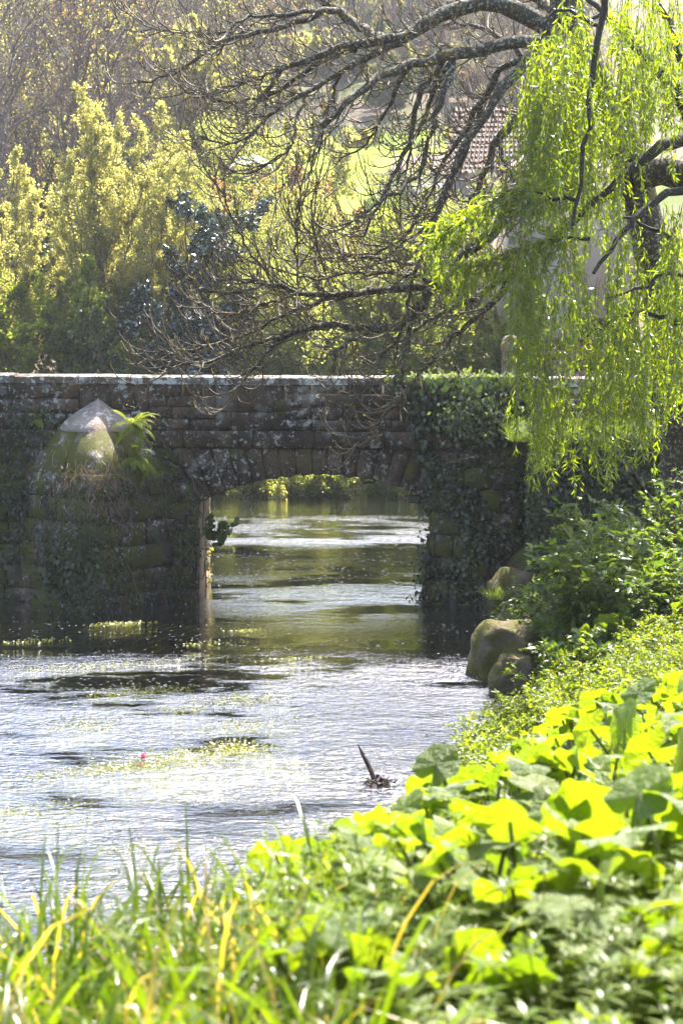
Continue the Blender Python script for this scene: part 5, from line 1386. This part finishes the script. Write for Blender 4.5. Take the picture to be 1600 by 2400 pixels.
def compound_plant(seed, name, label, cat, group, mat, n=26, H=.6, pairs=5, leaflet=.055, spread=.55, aspect=.6, tpl=LEAF_O, droop=-.35):
    """stalks with paired, again divided leaflets: celery-like or elder-like foliage"""
    q = rng_(seed); t = thing(name, (0, 0, 0), label, cat, group)
    D = np.stack([q.normal(0, spread, n), q.normal(0, spread, n), np.ones(n)], 1)
    L = H * q.uniform(.55, 1.15, n)
    S = np.stack([q.normal(0, .06, n), q.normal(0, .06, n), np.full(n, -.1)], 1)
    P0 = grow(q, S, D, L, 8, .06, droop, 1.8)
    A = Acc(); V, f = tubes(P0, taper(n, 8, .005, .0025), 4); A.add(V, Q=f)
    s, d, l = spawn(q, P0, L, pairs * 2, .38, 1.0, .7, 1.15, .20, .36, .35)
    P1 = grow(q, s, d * [1, 1, .5], l, 4, .08, -.15)
    V, f = tubes(P1, taper(len(P1), 4, .0025, .0015), 3); A.add(V, Q=f)
    link('stalks', A.mesh('stalks'), M['stalk'], t)
    sx, tx = along(q, P1, 9, .012, .2)
    e = P1[:, -1]; te = unit(P1[:, -1] - P1[:, -2]); sx = np.concatenate([sx, e, P0[:, -1]]); tx = np.concatenate([tx, te, unit(P0[:, -1] - P0[:, -2])]); m = len(sx)
    ax = unit(tx * .7 + .55 * q.normal(size=(m, 3)) * [1, 1, .5]); Lf = q.uniform(.65, 1.2, m) * leaflet
    V, F = leaves(sx, ax, np.tile([0, 0, 1.0], (m, 1)) + .45 * q.normal(size=(m, 3)), Lf, Lf * aspect, tpl)
    link('foliage', mesh_np('foliage', V, F), mat, t)
    return t
def blade_arr(q, n, h0, h1, w, lean, sr_=.07):
    S = np.stack([q.normal(0, sr_, n), q.normal(0, sr_, n), np.full(n, -.08)], 1)
    D = np.stack([q.normal(0, lean, n), q.normal(0, lean, n), np.ones(n)], 1); L = q.uniform(h0, h1, n); k = 8
    Pt = grow(q, S, D, L, k, .03, -.55, 2.6)
    # some blades kinked over
    kn = q.random(n) < .18
    for i in np.where(kn)[0]:
        j = int(q.integers(3, 6)); dv = unit(q.normal(size=3) * [1, 1, .2] + [0, 0, -.35]); st = np.linalg.norm(Pt[i, 1] - Pt[i, 0])
        for m in range(j + 1, k): Pt[i, m] = Pt[i, m - 1] + dv * st
    Wd = unit(np.stack([q.normal(size=n), q.normal(size=n) * .5, np.zeros(n)], 1))
    ww = w * np.array([.7, .9, 1, 1, .92, .75, .5, .04])
    up = .25 * ww
    mid = Pt - np.array([0, 0, 0])
    Lf = Pt - Wd[:, None] * ww[None, :, None]; Rt = Pt + Wd[:, None] * ww[None, :, None]
    nrm = unit(np.cross(np.gradient(Pt, axis=1), Wd[:, None])); mid = Pt - nrm * up[None, :, None] * 1.5
    V = np.stack([Lf, mid, Rt], 2)
    idx = np.arange(k * 3).reshape(k, 3)
    qd = np.concatenate([np.stack([idx[:-1, c], idx[:-1, c + 1], idx[1:, c + 1], idx[1:, c]], -1) for c in (0, 1)])
    return V.reshape(n, -1, 3), qd
def sedge(seed, label, group, n=64, nb=9):
    q = rng_(seed); t = thing('sedge_tussock', (0, 0, 0), label, 'sedge', group)
    V, qd = blade_arr(q, n, .35, .92, .0085, .32)
    for i in range(nb): link('blade', mesh_np('blade', V[i], qd), M['sedge'], t)
    A = Acc()
    for i in range(nb, n): A.add(V[i], Q=qd)
    link('leaf_tuft', A.mesh('leaf_tuft'), M['sedge'], t, kind='stuff')
    return t
def cleavers(seed, label, group, n=26, H=.5):
    q = rng_(seed); t = thing('cleavers', (0, 0, 0), label, 'cleavers', group)
    S = np.stack([q.normal(0, .12, n), q.normal(0, .12, n), np.full(n, -.08)], 1)
    P0 = grow(q, S, np.stack([q.normal(0, .3, n), q.normal(0, .3, n), np.ones(n)], 1), H * q.uniform(.6, 1.15, n), 9, .05, -.1)
    A = Acc(); V, f = tubes(P0, taper(n, 9, .003, .002), 4); A.add(V, Q=f)
    link('stems', A.mesh('stems'), M['stalk'], t)
    wh = P0[:, 2:].reshape(-1, 3); m = len(wh); sx = np.repeat(wh, 7, 0); a = np.tile(np.arange(7) * 2 * math.pi / 7, m) + np.repeat(q.uniform(0, 6, m), 7)
    ax = np.stack([np.cos(a), np.sin(a), q.uniform(.1, .5, m * 7)], 1)
    V, F = leaves(sx, ax, np.tile([0, 0, 1.0], (m * 7, 1)), q.uniform(.03, .055, m * 7), q.uniform(.007, .011, m * 7), LEAF_L)
    link('foliage', mesh_np('foliage', V, F), M['celery'], t)
    return t
def pxof(x, Y): return 800 + FPX * x / Y
used = []
def scatter(models, n, Yr, test, gap, scl=(.8, 1.2), tries=6000, lab=None, turn=3.14):
    done = []
    c = 0; first = list(models)
    for _ in range(tries):
        if c >= n: break
        Y = r.uniform(*Yr); x = r.uniform(-.23 * Y - .2, .21 * Y + .3)
        if float(shore_dist(np.array([x]), np.array([Y]))[0]) < .03: continue
        if not test(x, Y): continue
        if any(math.hypot(x - a, Y - b) < gap for a, b in used): continue
        used.append((x, Y)); loc = (x, Y, gz(x, Y)); sc = r.uniform(*scl); rz = r.uniform(-turn, turn)
        if first:
            o = first.pop(); o.location = loc; o.rotation_euler = (0, 0, rz); o.scale = (sc,) * 3
        else: o = dup(models[int(r.integers(0, len(models)))], loc, rz, sc)
        c += 1; done.append((o, x, Y, sc))
    for o in first: o.location = (.6, 5.2, gz(.6, 5.2))
    if lab:
        for o, x, Y, sc in done:
            d_ = float(shore_dist(np.array([x]), np.array([Y]))[0])
            zone = ('below the boulders', 'between boulders and slanting stick', 'level with the slanting stick', 'nearer than the slanting stick')[0 if Y > 17 else 1 if Y > 14.5 else 2 if Y > 10.5 else 3]
            edge = 'at the water edge' if d_ < .55 else 'on the mid slope' if d_ < 1.8 else 'high on the bank'
            size_ = 'small' if sc < (scl[0] * 2 + scl[1]) / 3 else 'large' if sc > (scl[0] + scl[1] * 2) / 3 else 'medium'
            o['label'] = lab.format(size=size_, edge=edge, zone=zone); o['group'] = 'plants: ' + o['label']
    return c
BUT = [butterbur(800 + i, 'butterbur clump with large rounded sunlit leaves on the near bank', 'butterbur clumps on the near bank') for i in range(6)]
scatter(BUT, 96, (4.0, 11.5), lambda x, Y: pxof(x, Y) > 700 + max(0, 6 - Y) * 60 + max(0, Y - 8) * 170, .24, (.8, 1.25), turn=.7, lab='{size} round-leaved butterbur clump {edge}, {zone}')
BF = [butterbur(820 + i, 'butterbur clump with large leaves high on the bank below the ivy wall', 'butterbur clumps below the ivy wall') for i in range(2)]
used.clear(); scatter(BF, 10, (17.0, 23.5), lambda x, Y: pxof(x, Y) > 1330, .5, (1.0, 1.25), turn=.7)
used.clear()
CE = [compound_plant(840 + i, 'water_dropwort', 'feathery bright green water dropwort on the river bank', 'dropwort', 'water dropwort plants along the bank', M['celery'], 28, .5, 7, .042, .45, .5, LEAF_D) for i in range(5)]
scatter(CE, 105, (5.2, 19.5), lambda x, Y: pxof(x, Y) > (1290 if 17.3 < Y else 640) and (Y > 10 or r.random() < .4), .29, (.6, 1.25), 9000, lab='{size} feathery green water dropwort {edge}, {zone}')
used.clear()
CV = [cleavers(860 + i, 'whorled cleavers stems among the near bank plants', 'cleavers on the near bank') for i in range(3)]
scatter(CV, 75, (3.0, 7.5), lambda x, Y: pxof(x, Y) > 700, .13, (.9, 1.4), lab='{size} tangle of whorled cleavers stems {edge}, {zone}')
used.clear()
SD = [sedge(880 + i, 'tall green sedge tussock with some straw-coloured blades at the river edge', 'sedge tussocks on the near bank') for i in range(6)]
scatter(SD, 70, (2.7, 6.2), lambda x, Y: pxof(x, Y) < 860, .15, (.8, 1.1), lab='{size} green sedge tussock {edge}, {zone}')
used.clear()
# taller bush plants below the ivy wall
EL = compound_plant(900, 'elder_sapling', 'tall elder sapling with grey-green leaves below the willow tips', 'sapling', None, M['elder'], 22, 1.75, 5, .11, .2, .5, LEAF_O, -.1)
EL.location = (2.62, 19.2, gz(2.62, 19.2))
for (px, Y, H, lb) in ((1330, 20.9, .95, 'leafy green nettle patch above the largest boulder'), (1500, 20.5, 1.15, 'leafy green shrub at the foot of the ivy wall'), (1420, 22.2, 1.25, 'leafy shrub between elder sapling and ivy wall'),
                       (1370, 17.4, .7, 'leafy plant behind the feathery dropwort'), (1580, 18.5, .95, 'leafy shrub at the bank path edge'), (1265, 22.8, .7, 'leafy plant behind the squat boulder'), (1560, 23.0, 1.3, 'tall leafy shrub hugging the ivy wall')):
    x = (px - 800) / FPX * Y
    o = compound_plant(910 + px, 'bank_shrub', lb, 'shrub', None, M['elder'], 30, H, 5, .085, .35, .55, LEAF_O, -.2); o.location = (x, Y, gz(x, Y))
# dry stalks
Pt = np.array([P(1556, 1210, 22.0), P(1500, 1130, 22.0), P(1450, 1050, 22.1)])
V, q = tubes(resample(Pt, 8), np.linspace(.009, .004, 8), 5); ds = thing('dry_stalk', Pt[0], 'pale dry stalk with forked top above the bank plants', 'stalk')
A = Acc(); A.add(V - Pt[0], Q=q)
S = np.tile(Pt[1:2], (6, 1)) + (Pt[2] - Pt[1]) * r.random((6, 1)); T_ = grow(r, S, np.tile(Pt[2] - Pt[1], (6, 1)) * 2 + .5 * r.normal(size=(6, 3)), r.uniform(.15, .35, 6), 5, .1)
V, q = tubes(T_, taper(6, 5, .004, .002), 4); A.add(V - Pt[0], Q=q); link('stem', A.mesh('stem'), M['drystem'], ds)
# low ground cover over the whole bank
n = 36000
X = r.uniform(-3, 6.5, n); Y = r.uniform(2.5, 26, n); d = shore_dist(X, Y); px = pxof(X, Y)
k = (d > .0) & (px > np.where(Y < 9, 720, -80)) & (px < 1700); X, Y = X[k], Y[k]; n = len(X)
S = np.stack([X, Y, ground_z(X, Y) + r.uniform(.0, .14, n)], 1)
Lf = r.uniform(.03, .07, n) 
V, F = leaves(S, r.normal(size=(n, 3)) * [1, 1, .4] + [0, 0, .2], np.tile([0, 0, 1.0], (n, 1)) + .5 * r.normal(size=(n, 3)), Lf, Lf * .6, LEAF_O)
link('ground_cover', mesh_np('ground_cover', V, F), M['elder'], None, label='low leafy ground cover between the bank plants', category='ground cover', kind='stuff')

# ------------------------------------------------------------------ haze
hm, hn, ho = newmat('pale_haze')
pv = nd(hn, 'ShaderNodeVolumePrincipled'); pv.inputs['Density'].default_value = .00034; pv.inputs['Color'].default_value = (.90, .92, 1, 1)
pv.inputs['Anisotropy'].default_value = .35
hn.links.new(pv.outputs[0], ho.inputs['Volume'])
v, q = boxv(-190, 190, -46, 308, -3, 100)
link('haze', mesh_np('haze', np.array(v, float), np.array(q)), hm, None, kind='stuff', label='pale spring haze filling the valley air', category='haze')
